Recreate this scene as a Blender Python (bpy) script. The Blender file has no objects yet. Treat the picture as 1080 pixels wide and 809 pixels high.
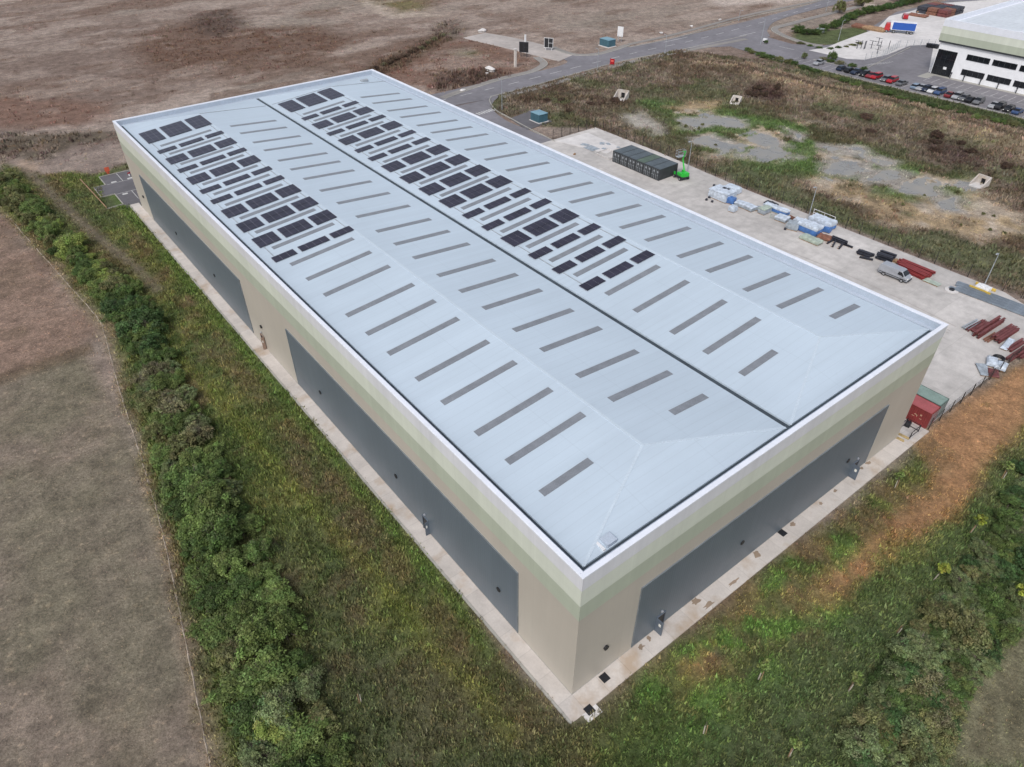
import bpy, math, random
import numpy as np
from mathutils import Vector, Matrix

random.seed(7); RNG = np.random.default_rng(11)
scene = bpy.context.scene
COL = scene.collection
R = math.radians
A, B = 57.792, 136.57          # warehouse plan, metres

# ------------------------------------------------------------------ camera
CAM = np.array([-25.7119, -24.1030, 65.3277]); FPX = 758.354
EUL = (0.898172682, 0.00332004, -0.662504464)
def _rot(rx, ry, rz):
    cx, sx, cy, sy, cz, sz = math.cos(rx), math.sin(rx), math.cos(ry), math.sin(ry), math.cos(rz), math.sin(rz)
    X = np.array([[1,0,0],[0,cx,-sx],[0,sx,cx]]); Y = np.array([[cy,0,sy],[0,1,0],[-sy,0,cy]]); Z = np.array([[cz,-sz,0],[sz,cz,0],[0,0,1]])
    return Z @ Y @ X
ROT = _rot(*EUL)
def G(px, py, z=0.0):
    """survey: ground position of a point seen in the photograph"""
    d = ROT @ np.array([(px-540)/FPX, (404.5-py)/FPX, -1.0])
    t = (z-CAM[2])/d[2]; p = CAM+t*d
    return float(p[0]), float(p[1])
def rise(base, ytop):
    """height of something standing at world point base whose top is at image row ytop"""
    zz = np.linspace(0, 20, 2001); P = np.stack([zz*0+base[0], zz*0+base[1], zz], 1)
    v = (P-CAM) @ ROT; y = 404.5-FPX*v[:,1]/-v[:,2]
    return float(zz[np.argmin(abs(y-ytop))])
def PX(l, z=0.0): return [G(x, y, z) for x, y in l]

cd = bpy.data.cameras.new('camera'); cam = bpy.data.objects.new('camera', cd); COL.objects.link(cam)
cam.location = CAM; cam.rotation_euler = EUL
cd.sensor_width = 36; cd.lens = FPX/1080*36; cd.clip_start = .5; cd.clip_end = 6000
scene.camera = cam

# ------------------------------------------------------------------ light
w = bpy.data.worlds.new("World"); scene.world = w; w.use_nodes = True
nt = w.node_tree; nt.nodes.clear()
sky = nt.nodes.new('ShaderNodeTexSky'); sky.sky_type = 'NISHITA'; sky.sun_disc = False
SUN_EL, SUN_AZ = R(50), R(240)      # azimuth clockwise from +Y
sky.sun_elevation = SUN_EL; sky.sun_rotation = SUN_AZ
sky.air_density = 1.0; sky.dust_density = 3.0; sky.ozone_density = 1.0
hs = nt.nodes.new('ShaderNodeHueSaturation'); hs.inputs['Saturation'].default_value = .55
bg = nt.nodes.new('ShaderNodeBackground'); bg.inputs[1].default_value = .15
ow = nt.nodes.new('ShaderNodeOutputWorld')
nt.links.new(sky.outputs[0], hs.inputs['Color']); nt.links.new(hs.outputs[0], bg.inputs[0]); nt.links.new(bg.outputs[0], ow.inputs[0])
sd = bpy.data.lights.new('sun', 'SUN'); sd.energy = 1.45; sd.angle = R(14); sd.color = (1, .955, .9)
so = bpy.data.objects.new('sun', sd); COL.objects.link(so)
sv = Vector((math.sin(SUN_AZ)*math.cos(SUN_EL), math.cos(SUN_AZ)*math.cos(SUN_EL), math.sin(SUN_EL)))
so.rotation_euler = sv.to_track_quat('Z', 'Y').to_euler(); so.location = (-60, 0, 90)
vs = scene.view_settings; vs.view_transform = 'Standard'; vs.look = 'None'; vs.gamma = 1; vs.exposure = 0.12; vs.use_curve_mapping = False

# ------------------------------------------------------------------ materials
def newmat(name):
    m = bpy.data.materials.new(name); m.use_nodes = True
    n = m.node_tree; p = n.nodes['Principled BSDF']; return m, n, p
def noise(n, vec, scale, detail=4, rough=.55):
    t = n.nodes.new('ShaderNodeTexNoise'); t.inputs['Scale'].default_value = scale
    t.inputs['Detail'].default_value = detail; t.inputs['Roughness'].default_value = rough
    if vec is not None: n.links.new(vec, t.inputs['Vector'])
    return t
def maprange(n, sock, a, b, c, d):
    r = n.nodes.new('ShaderNodeMapRange'); n.links.new(sock, r.inputs[0])
    for i, v in enumerate((a, b, c, d)): r.inputs[i+1].default_value = v
    return r.outputs[0]
def mulcol(n, a, b):
    x = n.nodes.new('ShaderNodeVectorMath'); x.operation = 'MULTIPLY'
    for i, s in enumerate((a, b)):
        if isinstance(s, tuple): x.inputs[i].default_value = s
        else: n.links.new(s, x.inputs[i])
    return x.outputs[0]
def mixcol(n, f, a, b):
    x = n.nodes.new('ShaderNodeMix'); x.data_type = 'RGBA'
    n.links.new(f, x.inputs[0])
    for i, s in ((6, a), (7, b)):
        if isinstance(s, tuple): x.inputs[i].default_value = (*s[:3], 1)
        else: n.links.new(s, x.inputs[i])
    return x.outputs[2]
def mat(name, col, rough=.6, metal=0., vary=.18, scale=.8, fine=.1, bump=0., bscale=8, tint=False, spec=.5):
    m, n, p = newmat(name)
    tc = n.nodes.new('ShaderNodeTexCoord').outputs['Object']
    a = noise(n, tc, scale); b = noise(n, tc, scale*9, 3)
    f1 = maprange(n, a.outputs[0], .3, .7, 1-vary, 1+vary); f2 = maprange(n, b.outputs[0], .3, .7, 1-fine, 1+fine)
    c = mulcol(n, mulcol(n, (col[0], col[1], col[2]), f1), f2)
    if tint:
        oi = n.nodes.new('ShaderNodeObjectInfo'); c = mulcol(n, c, maprange(n, oi.outputs['Random'], 0, 1, .8, 1.2))
    n.links.new(c, p.inputs['Base Color']); p.inputs['Roughness'].default_value = rough; p.inputs['Metallic'].default_value = metal
    p.inputs['Specular IOR Level'].default_value = spec
    if bump:
        bb = n.nodes.new('ShaderNodeBump'); bb.inputs['Strength'].default_value = bump; bb.inputs['Distance'].default_value = .05
        n.links.new(noise(n, tc, bscale).outputs[0], bb.inputs['Height']); n.links.new(bb.outputs[0], p.inputs['Normal'])
    return m
def attrmat(name, rough=.9, tint=.25, trans=0., fine=None, bump=0.):
    """colour from the mesh's own per-vertex pigment, broken up by noise"""
    m, n, p = newmat(name)
    at = n.nodes.new('ShaderNodeAttribute'); at.attribute_name = 'Col'; c = at.outputs['Color']
    if tint:
        oi = n.nodes.new('ShaderNodeObjectInfo'); c = mulcol(n, c, maprange(n, oi.outputs['Random'], 0, 1, 1-tint, 1+tint))
    n.links.new(c, p.inputs['Base Color']); p.inputs['Roughness'].default_value = rough; p.inputs['Specular IOR Level'].default_value = .25
    if trans:
        tr = n.nodes.new('ShaderNodeBsdfTranslucent'); n.links.new(c, tr.inputs[0])
        mx = n.nodes.new('ShaderNodeMixShader'); mx.inputs[0].default_value = trans
        n.links.new(p.outputs[0], mx.inputs[1]); n.links.new(tr.outputs[0], mx.inputs[2])
        n.links.new(mx.outputs[0], n.nodes['Material Output'].inputs[0])
    return m

def cladding(name, col, axis='v', pitch=.35, depth=.03, rough=.5, streak=.06):
    """profiled steel sheet: ribs across (x+y) or height, faint panel joints, rain streaks"""
    m, n, p = newmat(name)
    g = n.nodes.new('ShaderNodeNewGeometry').outputs['Position']
    s = n.nodes.new('ShaderNodeSeparateXYZ'); n.links.new(g, s.inputs[0])
    ad = n.nodes.new('ShaderNodeMath'); ad.operation = 'ADD'; n.links.new(s.outputs[0], ad.inputs[0]); n.links.new(s.outputs[1], ad.inputs[1])
    cv = n.nodes.new('ShaderNodeCombineXYZ'); n.links.new(ad.outputs[0], cv.inputs[0]); 
    zz = n.nodes.new('ShaderNodeMath'); zz.operation = 'MULTIPLY'; n.links.new(s.outputs[2], zz.inputs[0]); zz.inputs[1].default_value = .04
    n.links.new(zz.outputs[0], cv.inputs[1])
    st = noise(n, cv.outputs[0], .9, 5, .7)
    f = maprange(n, st.outputs[0], .3, .7, 1-streak, 1+streak)
    big = maprange(n, noise(n, g, .12).outputs[0], .3, .7, .95, 1.05)
    c = mulcol(n, mulcol(n, tuple(col), f), big)
    src = ad.outputs[0] if axis == 'v' else s.outputs[2]
    def tri(pp, th):
        k = n.nodes.new('ShaderNodeMath'); k.operation = 'PINGPONG'; n.links.new(src if pp != 6.0 else ad.outputs[0], k.inputs[0]); k.inputs[1].default_value = pp/2
        return k.outputs[0]
    jt = maprange(n, tri(6.0, 0), 0, .03, .90, 1)
    c = mulcol(n, c, jt)
    n.links.new(c, p.inputs['Base Color']); p.inputs['Roughness'].default_value = rough
    bb = n.nodes.new('ShaderNodeBump'); bb.inputs['Strength'].default_value = .6; bb.inputs['Distance'].default_value = depth
    n.links.new(maprange(n, tri(pitch, 0), 0, pitch/2, 0, 1), bb.inputs['Height']); n.links.new(bb.outputs[0], p.inputs['Normal'])
    return m

def concrete(name, col, joint=0., stain=.25, patch=None):
    m, n, p = newmat(name)
    g = n.nodes.new('ShaderNodeNewGeometry').outputs['Position']
    a = maprange(n, noise(n, g, .07, 6, .65).outputs[0], .32, .68, 1-stain*.5, 1+stain*.35)
    b = maprange(n, noise(n, g, .6, 5, .6).outputs[0], .3, .7, 1-stain*.35, 1+stain*.25)
    d = maprange(n, noise(n, g, 5, 3).outputs[0], .3, .7, .95, 1.05)
    c = mulcol(n, mulcol(n, mulcol(n, tuple(col), a), b), d)
    if patch:
        pm = maprange(n, noise(n, g, .22, 4, .6).outputs[0], .52, .68, 0, .75)
        c = mixcol(n, pm, c, patch)
    if joint:
        s = n.nodes.new('ShaderNodeSeparateXYZ'); n.links.new(g, s.inputs[0])
        for k in (0, 1):
            t = n.nodes.new('ShaderNodeMath'); t.operation = 'PINGPONG'; n.links.new(s.outputs[k], t.inputs[0]); t.inputs[1].default_value = joint/2
            c = mulcol(n, c, maprange(n, t.outputs[0], 0, .05, .80, 1))
            bx = n.nodes.new('ShaderNodeMath'); bx.operation = 'SNAP'; n.links.new(s.outputs[k], bx.inputs[0]); bx.inputs[1].default_value = joint
            wn = n.nodes.new('ShaderNodeTexWhiteNoise'); wn.noise_dimensions = '1D'; n.links.new(bx.outputs[0], wn.inputs['W'])
            c = mulcol(n, c, maprange(n, wn.outputs[0], 0, 1, .95, 1.05))
    n.links.new(c, p.inputs['Base Color']); p.inputs['Roughness'].default_value = .85
    return m

M = {}
M['coping'] = mat('coping_white', (.72, .75, .82), .35, vary=.05, fine=.03)
M['white_band'] = cladding('band_white', (.64, .65, .685), 'h', 1.0, .01, .4)
M['cream_band'] = cladding('band_cream', (.60, .635, .555), 'h', 1.0, .01, .4)
M['sage_band'] = cladding('band_sage', (.415, .455, .37), 'h', 1.0, .01, .4)
M['beige'] = cladding('wall_beige', (.44, .405, .352), 'v', .5, .004, .5, .025)
M['dark_clad'] = cladding('dark_cladding', (.112, .138, .165), 'v', .35, .008, .4, .06)
M['soffit'] = mat('flashing_dark', (.05, .055, .065), .6)
M['black'] = mat('black_metal', (.015, .016, .02), .5, vary=.3, tint=True)
M['gutter'] = mat('gutter_shaded_grey', (.045, .06, .075), .6, vary=.25)  # shadow inside the box gutter is put into this dark colour
M['skylight'] = mat('rooflight_grp', (.20, .216, .24), .4, vary=.12, scale=.9, fine=.12)
M['galv'] = mat('galvanised_steel', (.38, .41, .44), .5, .2, vary=.2)
M['white'] = mat('white_paint', (.72, .73, .75), .45, vary=.08)
M['roadwhite'] = mat('road_marking_white', (.50, .50, .49), .8, vary=.3, scale=1.5, fine=.3)
M['pvframe'] = mat('panel_frame', (.30, .30, .34), .4, .3)
M['glass'] = mat('dark_glass', (.012, .014, .018), .12, vary=.3)
M['tyre'] = mat('tyre_rubber', (.02, .02, .021), .85)
M['rim'] = mat('wheel_rim', (.35, .36, .38), .4, .5)
M['concrete_yard'] = concrete('yard_concrete', (.49, .468, .45), 6.0, .45)
M['concrete_pad'] = concrete('pad_concrete', (.62, .60, .59), 0, .3)
M['path'] = concrete('path_concrete', (.56, .52, .485), 3.0, .30, patch=(.40, .30, .21))
M['kerb'] = concrete('kerb_concrete', (.36, .35, .32), 0, .3)
M['pave'] = concrete('pavement_tarmac', (.25, .235, .22), 0, .35)
M['asphalt'] = concrete('asphalt_road', (.19, .183, .20), 0, .4)
M['asphalt_dark'] = concrete('asphalt_dark', (.12, .115, .125), 0, .4)
M['gravel'] = concrete('track_gravel', (.43, .39, .365), 0, .4)
M['bark'] = mat('bark_brown', (.12, .095, .075), .9, vary=.3, scale=3, bump=.5)
M['wood'] = mat('timber_brown', (.30, .19, .11), .8, vary=.3, scale=2)
M['mud'] = concrete('dried_mud', (.27, .205, .15), 0, .5)
M['red_steel'] = mat('red_primer_steel', (.23, .035, .035), .6, vary=.25, scale=1.2)
M['oxide_steel'] = mat('dark_red_steel', (.15, .045, .045), .65, vary=.35, scale=1.2)
M['brown_steel'] = mat('rusty_steel', (.20, .09, .06), .8, vary=.35, scale=1.5)
M['dark_steel'] = mat('charcoal_steel', (.035, .037, .05), .6, vary=.35, scale=1.5)
M['blue_wrap'] = mat('blue_sheeting', (.07, .17, .42), .4, vary=.25, scale=1.2)
M['white_wrap'] = mat('white_sheeting', (.52, .585, .67), .35, vary=.28, scale=1.2, bump=.6, bscale=2)
M['grey_wrap'] = mat('grey_sheeting', (.30, .34, .38), .35, vary=.35, scale=1.6, bump=.8, bscale=3)
M['pale_green'] = mat('pale_green_sheeting', (.36, .42, .36), .4, vary=.25, scale=1.5, bump=.6, bscale=3)
M['green'] = mat('lime_green_paint', (.03, .48, .05), .4, vary=.12)
M['yellow'] = mat('yellow_paint', (.60, .42, .08), .6, vary=.2)
M['orange'] = mat('orange_plastic', (.65, .12, .06), .5, vary=.15)
M['cont_black'] = mat('container_charcoal', (.045, .05, .055), .55, vary=.25, scale=1)
M['cont_top'] = mat('container_slate_roof', (.095, .118, .135), .6, vary=.2, scale=.6)
M['cont_greentop'] = mat('container_green_roof', (.095, .135, .105), .6, vary=.2, scale=.6)
M['cont_red'] = mat('container_red', (.22, .035, .035), .55, vary=.2, scale=.8)
M['cont_redtop'] = mat('container_pale_red_roof', (.36, .095, .10), .6, vary=.15, scale=.8)  # roof a paler red than the container's sides
M['cont_green'] = mat('container_green', (.10, .15, .135), .55, vary=.2)
M['cont_gtop'] = mat('container_pale_green_roof', (.22, .30, .27), .6, vary=.15, scale=.8)  # roof a paler green than the container's sides
M['teal'] = mat('kiosk_teal', (.055, .13, .17), .45, vary=.15)
M['teal_top'] = mat('kiosk_teal_roof', (.17, .30, .37), .45, vary=.1)
M['silver'] = mat('silver_paint', (.40, .42, .46), .3, .3, vary=.06)
M['brick'] = mat('office_white_cladding', (.80, .81, .84), .4, vary=.04)
M['roof_far'] = mat('far_roof_sheet', (.60, .64, .68), .4, vary=.06, scale=.1)
M['lens'] = mat('lamp_lens', (.75, .75, .7), .2)
for k, c in dict(red=(.42, .02, .03), darkred=(.22, .03, .035), grey=(.15, .155, .165), lightgrey=(.36, .37, .39), white=(.66, .67, .69), blue=(.05, .09, .20), navy=(.02, .03, .06), black=(.015, .015, .018), skyblue=(.22, .29, .38)).items():
    M['car_'+k] = mat('car_paint_'+k, c, .25, .2, vary=.04)

# roof sheet with faint standing seams and dirt
m, n, p = newmat('roof_sheet')
g = n.nodes.new('ShaderNodeNewGeometry').outputs['Position']
s = n.nodes.new('ShaderNodeSeparateXYZ'); n.links.new(g, s.inputs[0])
a = maprange(n, noise(n, g, .05, 5, .6).outputs[0], .3, .7, .94, 1.05)
cv = n.nodes.new('ShaderNodeMapping'); cv.inputs['Scale'].default_value = (.05, .8, .1); n.links.new(g, cv.inputs[0])
b = maprange(n, noise(n, cv.outputs[0], 1.0, 5, .7).outputs[0], .3, .7, .96, 1.035)
t = n.nodes.new('ShaderNodeMath'); t.operation = 'PINGPONG'; n.links.new(s.outputs[1], t.inputs[0]); t.inputs[1].default_value = .5
jl = maprange(n, t.outputs[0], 0, .07, .93, 1)
t2 = n.nodes.new('ShaderNodeMath'); t2.operation = 'PINGPONG'; n.links.new(s.outputs[0], t2.inputs[0]); t2.inputs[1].default_value = 4.816
jx = maprange(n, t2.outputs[0], 0, .08, .93, 1)
fs = maprange(n, noise(n, g, 1.4, 5, .7).outputs[0], .60, .75, 1, .94)
c = mulcol(n, mulcol(n, mulcol(n, mulcol(n, mulcol(n, (.475, .56, .64), a), b), jl), jx), fs)
n.links.new(c, p.inputs['Base Color']); p.inputs['Roughness'].default_value = .42
M['roof'] = m
# solar cells
m, n, p = newmat('solar_cells')
tc = n.nodes.new('ShaderNodeTexCoord').outputs['Object']
s = n.nodes.new('ShaderNodeSeparateXYZ'); n.links.new(tc, s.inputs[0])
c = (.026, .024, .040)
cc = mulcol(n, c, maprange(n, noise(n, n.nodes.new('ShaderNodeNewGeometry').outputs['Position'], .5).outputs[0], .3, .7, .7, 1.3))
for k, pp in ((0, .18), (1, .165)):
    t = n.nodes.new('ShaderNodeMath'); t.operation = 'PINGPONG'; n.links.new(s.outputs[k], t.inputs[0]); t.inputs[1].default_value = pp/2
    cc = mulcol(n, cc, maprange(n, t.outputs[0], 0, .008, 2.2, 1))
n.links.new(cc, p.inputs['Base Color']); p.inputs['Roughness'].default_value = .28; p.inputs['Specular IOR Level'].default_value = .35
M['pv'] = m
# water
m, n, p = newmat('water'); p.inputs['Base Color'].default_value = (.24, .235, .225, 1); p.inputs['Roughness'].default_value = .2
bb = n.nodes.new('ShaderNodeBump'); bb.inputs['Strength'].default_value = .15; bb.inputs['Distance'].default_value = .03
g = n.nodes.new('ShaderNodeNewGeometry').outputs['Position']
n.links.new(noise(n, g, 2.5).outputs[0], bb.inputs['Height']); n.links.new(bb.outputs[0], p.inputs['Normal'])
n.links.new(mixcol(n, maprange(n, noise(n, g, .22, 5, .6).outputs[0], .3, .7, 0, 1), (.19, .19, .18), (.30, .28, .25)), p.inputs['Base Color'])
n.links.new(maprange(n, noise(n, g, .22, 5, .6).outputs[0], .3, .7, .15, .5), p.inputs['Roughness'])
M['water'] = m
M['leaf'] = attrmat('leaf_green', .6, .22, .25)
M['grass'] = attrmat('grass_blades', .8, 0, .2)

# ground: pigment attribute broken up at several scales
m, n, p = newmat('ground_soil')
at = n.nodes.new('ShaderNodeAttribute'); at.attribute_name = 'Col'
g = n.nodes.new('ShaderNodeNewGeometry').outputs['Position']
f1 = maprange(n, noise(n, g, .35, 6, .75).outputs[0], .28, .72, .55, 1.45)
f2 = maprange(n, noise(n, g, 3.2, 6, .85).outputs[0], .3, .7, .45, 1.55)
mp = n.nodes.new('ShaderNodeMapping'); mp.inputs['Rotation'].default_value = (0, 0, .35); mp.inputs['Scale'].default_value = (.3, 2.2, 1); n.links.new(g, mp.inputs[0])
f3 = maprange(n, noise(n, mp.outputs[0], .9, 5, .7).outputs[0], .3, .7, .95, 1.06)
f4 = noise(n, g, 1.1, 6, .75)
c = mulcol(n, mulcol(n, mulcol(n, at.outputs['Color'], f1), f2), f3)
pale = mulcol(n, c, (1.6, 1.52, 1.45))
c = mixcol(n, maprange(n, f4.outputs[0], .56, .64, 0, .85), c, pale)
n.links.new(c, p.inputs['Base Color']); p.inputs['Roughness'].default_value = .95; p.inputs['Specular IOR Level'].default_value = .2
bb = n.nodes.new('ShaderNodeBump'); bb.inputs['Strength'].default_value = 1.0; bb.inputs['Distance'].default_value = .25
n.links.new(noise(n, g, 2.5, 6, .7).outputs[0], bb.inputs['Height']); n.links.new(bb.outputs[0], p.inputs['Normal'])
M['ground'] = m

# ------------------------------------------------------------------ mesh builder
class MB:
    def __init__(s): s.v = []; s.f = []; s.mi = []
    def add(s, vs, fs, mi=0):
        o = len(s.v); s.v += [tuple(map(float, q)) for q in vs]; s.f += [tuple(i+o for i in f) for f in fs]; s.mi += [mi]*len(fs); return s
    def box(s, x0, x1, y0, y1, z0, z1, mi=0, rz=0., c=(0, 0)):
        P = [(x, y, z) for z in (z0, z1) for x, y in ((x0, y0), (x1, y0), (x1, y1), (x0, y1))]
        if rz:
            ca, sa = math.cos(rz), math.sin(rz); P = [(c[0]+(x-c[0])*ca-(y-c[1])*sa, c[1]+(x-c[0])*sa+(y-c[1])*ca, z) for x, y, z in P]
        return s.add(P, [(3,2,1,0),(4,5,6,7),(0,1,5,4),(1,2,6,5),(2,3,7,6),(3,0,4,7)], mi)
    def cyl(s, p0, p1, r0, r1=None, n=10, mi=0):
        r1 = r0 if r1 is None else r1; p0 = Vector(p0); p1 = Vector(p1); d = (p1-p0).normalized()
        u = d.orthogonal().normalized(); v = d.cross(u)
        P = []
        for c, r in ((p0, r0), (p1, r1)):
            for i in range(n):
                a = 2*math.pi*i/n; P.append(c+u*math.cos(a)*r+v*math.sin(a)*r)
        F = [(i, (i+1) % n, n+(i+1) % n, n+i) for i in range(n)] + [tuple(range(n))[::-1], tuple(range(n, 2*n))]
        return s.add(P, F, mi)
    def prism(s, poly, z0, z1, mi=0):
        a = sum(poly[i][0]*poly[(i+1) % len(poly)][1]-poly[(i+1) % len(poly)][0]*poly[i][1] for i in range(len(poly)))
        if a < 0: poly = poly[::-1]
        n = len(poly)
        return s.add([(x, y, z0) for x, y in poly]+[(x, y, z1) for x, y in poly],
                     [tuple(range(n))[::-1], tuple(range(n, 2*n))]+[(i, (i+1) % n, n+(i+1) % n, n+i) for i in range(n)], mi)
    def quad(s, pts, mi=0): return s.add(pts, [tuple(range(len(pts)))], mi)
    def profile(s, pts, hw, mi=0):
        """side profile pts (x,z) extruded across y; hw = half width per point"""
        n = len(pts); hw = hw if isinstance(hw, (list, tuple)) else [hw]*n
        P = [(x, -h, z) for (x, z), h in zip(pts, hw)]+[(x, h, z) for (x, z), h in zip(pts, hw)]
        return s.add(P, [tuple(range(n)), tuple(range(n, 2*n))[::-1]]+[(i, n+i, n+(i+1) % n, (i+1) % n) for i in range(n)], mi)
    def mesh(s, name, mats):
        me = bpy.data.meshes.new(name); me.from_pydata(s.v, [], s.f)
        for q in (mats if isinstance(mats, (list, tuple)) else [mats]): me.materials.append(q)
        me.polygons.foreach_set('material_index', s.mi); me.update(); return me
    def build(s, name, mats, parent=None, bevel=0., **kw):
        o = bpy.data.objects.new(name, s.mesh(name, mats)); COL.objects.link(o)
        if parent: o.parent = parent
        if bevel:
            b = o.modifiers.new('bevel', 'BEVEL'); b.width = bevel; b.segments = 2; b.limit_method = 'ANGLE'
        for k, v in kw.items(): o[k] = v
        return o
def tag(o, label=None, cat=None, group=None, kind=None):
    if label: o['label'] = label
    if cat: o['category'] = cat
    if group: o['group'] = group
    if kind: o['kind'] = kind
    return o
def thing(name, label, cat, loc=(0, 0, 0), rz=0., group=None):
    o = bpy.data.objects.new(name, None); COL.objects.link(o); o.empty_display_size = .5
    o.location = loc if len(loc) == 3 else (*loc, 0); o.rotation_euler = (0, 0, rz); return tag(o, label, cat, group)
def copy_tree(o, loc=None, rz=None, label=None, mats=None, group=None):
    c = o.copy(); COL.objects.link(c)
    if loc is not None: c.location = loc if len(loc) == 3 else (*loc, 0)
    if rz is not None: c.rotation_euler = (0, 0, rz)
    if label: c['label'] = label
    if group: c['group'] = group
    for ch in list(o.children):
        d = copy_tree(ch); d.parent = c
    return c
def struct(name, mb, m): return tag(mb.build(name, m), kind='structure')
def ordinal(i):
    W = ['first','second','third','fourth','fifth','sixth','seventh','eighth','ninth','tenth','eleventh','twelfth','thirteenth','fourteenth','fifteenth','sixteenth','seventeenth','eighteenth','nineteenth','twentieth']
    i += 1
    if i <= 20: return W[i-1]
    if i > 100: return 'hundred and '+ordinal(i-101)
    T = ['', '', 'twenty', 'thirty', 'forty', 'fifty', 'sixty', 'seventy', 'eighty', 'ninety', 'hundred']
    return (T[i//10][:-1]+'ieth' if i < 100 else 'hundredth') if i % 10 == 0 else T[i//10]+'-'+W[i % 10-1]

# ------------------------------------------------------------------ noise + zones
def _h(ix, iy, s):
    n = (ix*374761393 + iy*668265263 + s*1442695041) & 0xffffffff
    n = ((n ^ (n >> 13))*1274126177) & 0xffffffff
    return ((n ^ (n >> 16)) & 0xffff)/65535.
def vnoise(x, y, s=0):
    ix = np.floor(x).astype(np.int64); iy = np.floor(y).astype(np.int64); fx = x-ix; fy = y-iy
    fx = fx*fx*(3-2*fx); fy = fy*fy*(3-2*fy)
    return (_h(ix, iy, s)*(1-fx)+_h(ix+1, iy, s)*fx)*(1-fy)+(_h(ix, iy+1, s)*(1-fx)+_h(ix+1, iy+1, s)*fx)*fy
def fbm(x, y, sc, s=0, o=4):
    t = 0; a = .5; tot = 0
    for k in range(o):
        t = t+a*vnoise(x/sc+17.3*k, y/sc-9.1*k, s+k); tot += a; a *= .55; sc /= 2.1
    return t/tot
def sdist(poly, x, y):
    """signed distance to polygon, positive inside"""
    P = np.array(poly); d2 = np.full(x.shape, 1e12); ins = np.zeros(x.shape, bool)
    for i in range(len(P)):
        x0, y0 = P[i]; x1, y1 = P[(i+1) % len(P)]; ex, ey = x1-x0, y1-y0
        t = np.clip(((x-x0)*ex+(y-y0)*ey)/(ex*ex+ey*ey+1e-9), 0, 1)
        d2 = np.minimum(d2, (x-x0-t*ex)**2+(y-y0-t*ey)**2)
        c = (y0 > y) != (y1 > y)
        with np.errstate(all='ignore'): xi = x0+(y-y0)*ex/(ey if ey else 1e-9)
        ins ^= c & (x < xi)
    return np.where(ins, 1, -1)*np.sqrt(d2)
def sstep(d, s): t = np.clip(d/s*.5+.5, 0, 1); return t*t*(3-2*t)
def blob(px, py, rx, ry, n=14, tilt=0.):
    out = []
    for i in range(n):
        a = 2*math.pi*i/n; dx, dy = rx*math.cos(a), ry*math.sin(a)
        out.append(G(px+dx*math.cos(tilt)-dy*math.sin(tilt), py+dx*math.sin(tilt)+dy*math.cos(tilt)))
    return out

HEDGE_C = [(-21.5, 170), (-20.3, 154.4), (-18.2, 141.2), (-17, 126.3), (-15.5, 114.5), (-13.8, 106.7), (-13.3, 98.3), (-14.9, 77.5), (-16.9, 61.2), (-18.9, 42.6), (-20.8, 27), (-22.3, 15.9), (-23.2, 7), (-24.5, -4)]
GREEN = PX([(0, 172), (40, 184), (75, 181), (100, 185), (150, 165), (260, 340), (590, 755)]) + [(-1, -2.5), (58, -2.5), (100, -3), (115, -3), (100, -45), (-10, -40), (-32, -20), (-28.5, 10), (-24, 45), (-20, 75), (-17.5, 95), (-20, 120), (-25, 160)]
LEFTFIELD = [(-500, 89), (-22.5, 89), (-22.4, 58.6), (-26, 35), (-29.3, 14.6), (-34, -15), (-60, -80), (-500, -80)]
SCRUB = [(108.5, -60), (108.5, 112), (98, 122), (93, 147), (110, 151), (140, 152), (185, 152), (196, 128), (200, 110), (202, 60), (204, 0), (205, -60)]
SAND = PX([(848, 181), (878, 182), (900, 196), (935, 198), (961, 192), (1007, 198), (1040, 208), (1062, 224), (1079, 241), (1070, 251), (1040, 250), (1007, 243), (975, 243), (945, 235), (917, 217), (886, 204), (862, 198)])
SAND2 = PX([(720, 108), (755, 106), (760, 114), (735, 118), (712, 116)])
SAND3 = PX([(915, 158), (935, 166), (962, 175), (955, 180), (925, 172), (905, 164)])
GRAVEL1 = PX([(655, 124), (680, 118), (692, 128), (700, 138), (690, 142), (672, 133)])
ORANGE = PX([(1085, 380), (1040, 410), (1000, 440), (968, 468), (985, 490), (975, 512), (945, 538), (915, 565), (880, 600), (850, 625), (870, 634), (905, 607), (940, 576), (975, 550), (1010, 522), (1035, 492), (1085, 445)])
ORANGE2 = PX([(760, 640), (820, 600), (870, 580), (850, 620), (800, 665), (770, 690), (740, 720), (720, 725)])
BRFIELD = PX([(1085, 640), (1055, 690), (1030, 720), (1012, 765), (1000, 815), (1100, 815)])
TRACK = [(-15.6, 175), (-14.6, 166), (-13, 148), (-11, 128), (-9.6, 118), (-8.6, 110), (-8.0, 100)]
REDB = PX([(140, 38), (190, 28), (225, 12), (250, 30), (340, 28), (365, 45), (330, 66), (270, 74), (180, 78), (150, 62)])
REDB2 = PX([(-20, 100), (60, 104), (110, 108), (128, 124), (90, 130), (-20, 136)])
DARKS = PX([(-20, 142), (60, 138), (125, 136), (130, 148), (80, 152), (55, 166), (-20, 172)])
PLOUGH = PX([(50, 166), (90, 150), (130, 145), (140, 165), (100, 186), (70, 184)])
GOLD = PX([(360, -20), (470, -20), (450, 12), (425, 14), (385, 0)])
REDWEED = PX([(350, 60), (380, 75), (430, 62), (475, 42), (520, 44), (575, 64), (570, 72), (480, 96), (440, 96), (400, 80)])
PURPLEWEED = PX([(455, 92), (470, 75), (520, 70), (535, 78), (500, 90), (480, 98)])
DITCH = [G(393, 75), G(420, 62), G(450, 48), G(468, 38)]
STRIPS = []      # paved polygons (world), filled below
BROWNPLOT = PX([(440, 95), (520, 60), (560, 62), (575, 66), (540, 80), (480, 100)])
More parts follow.
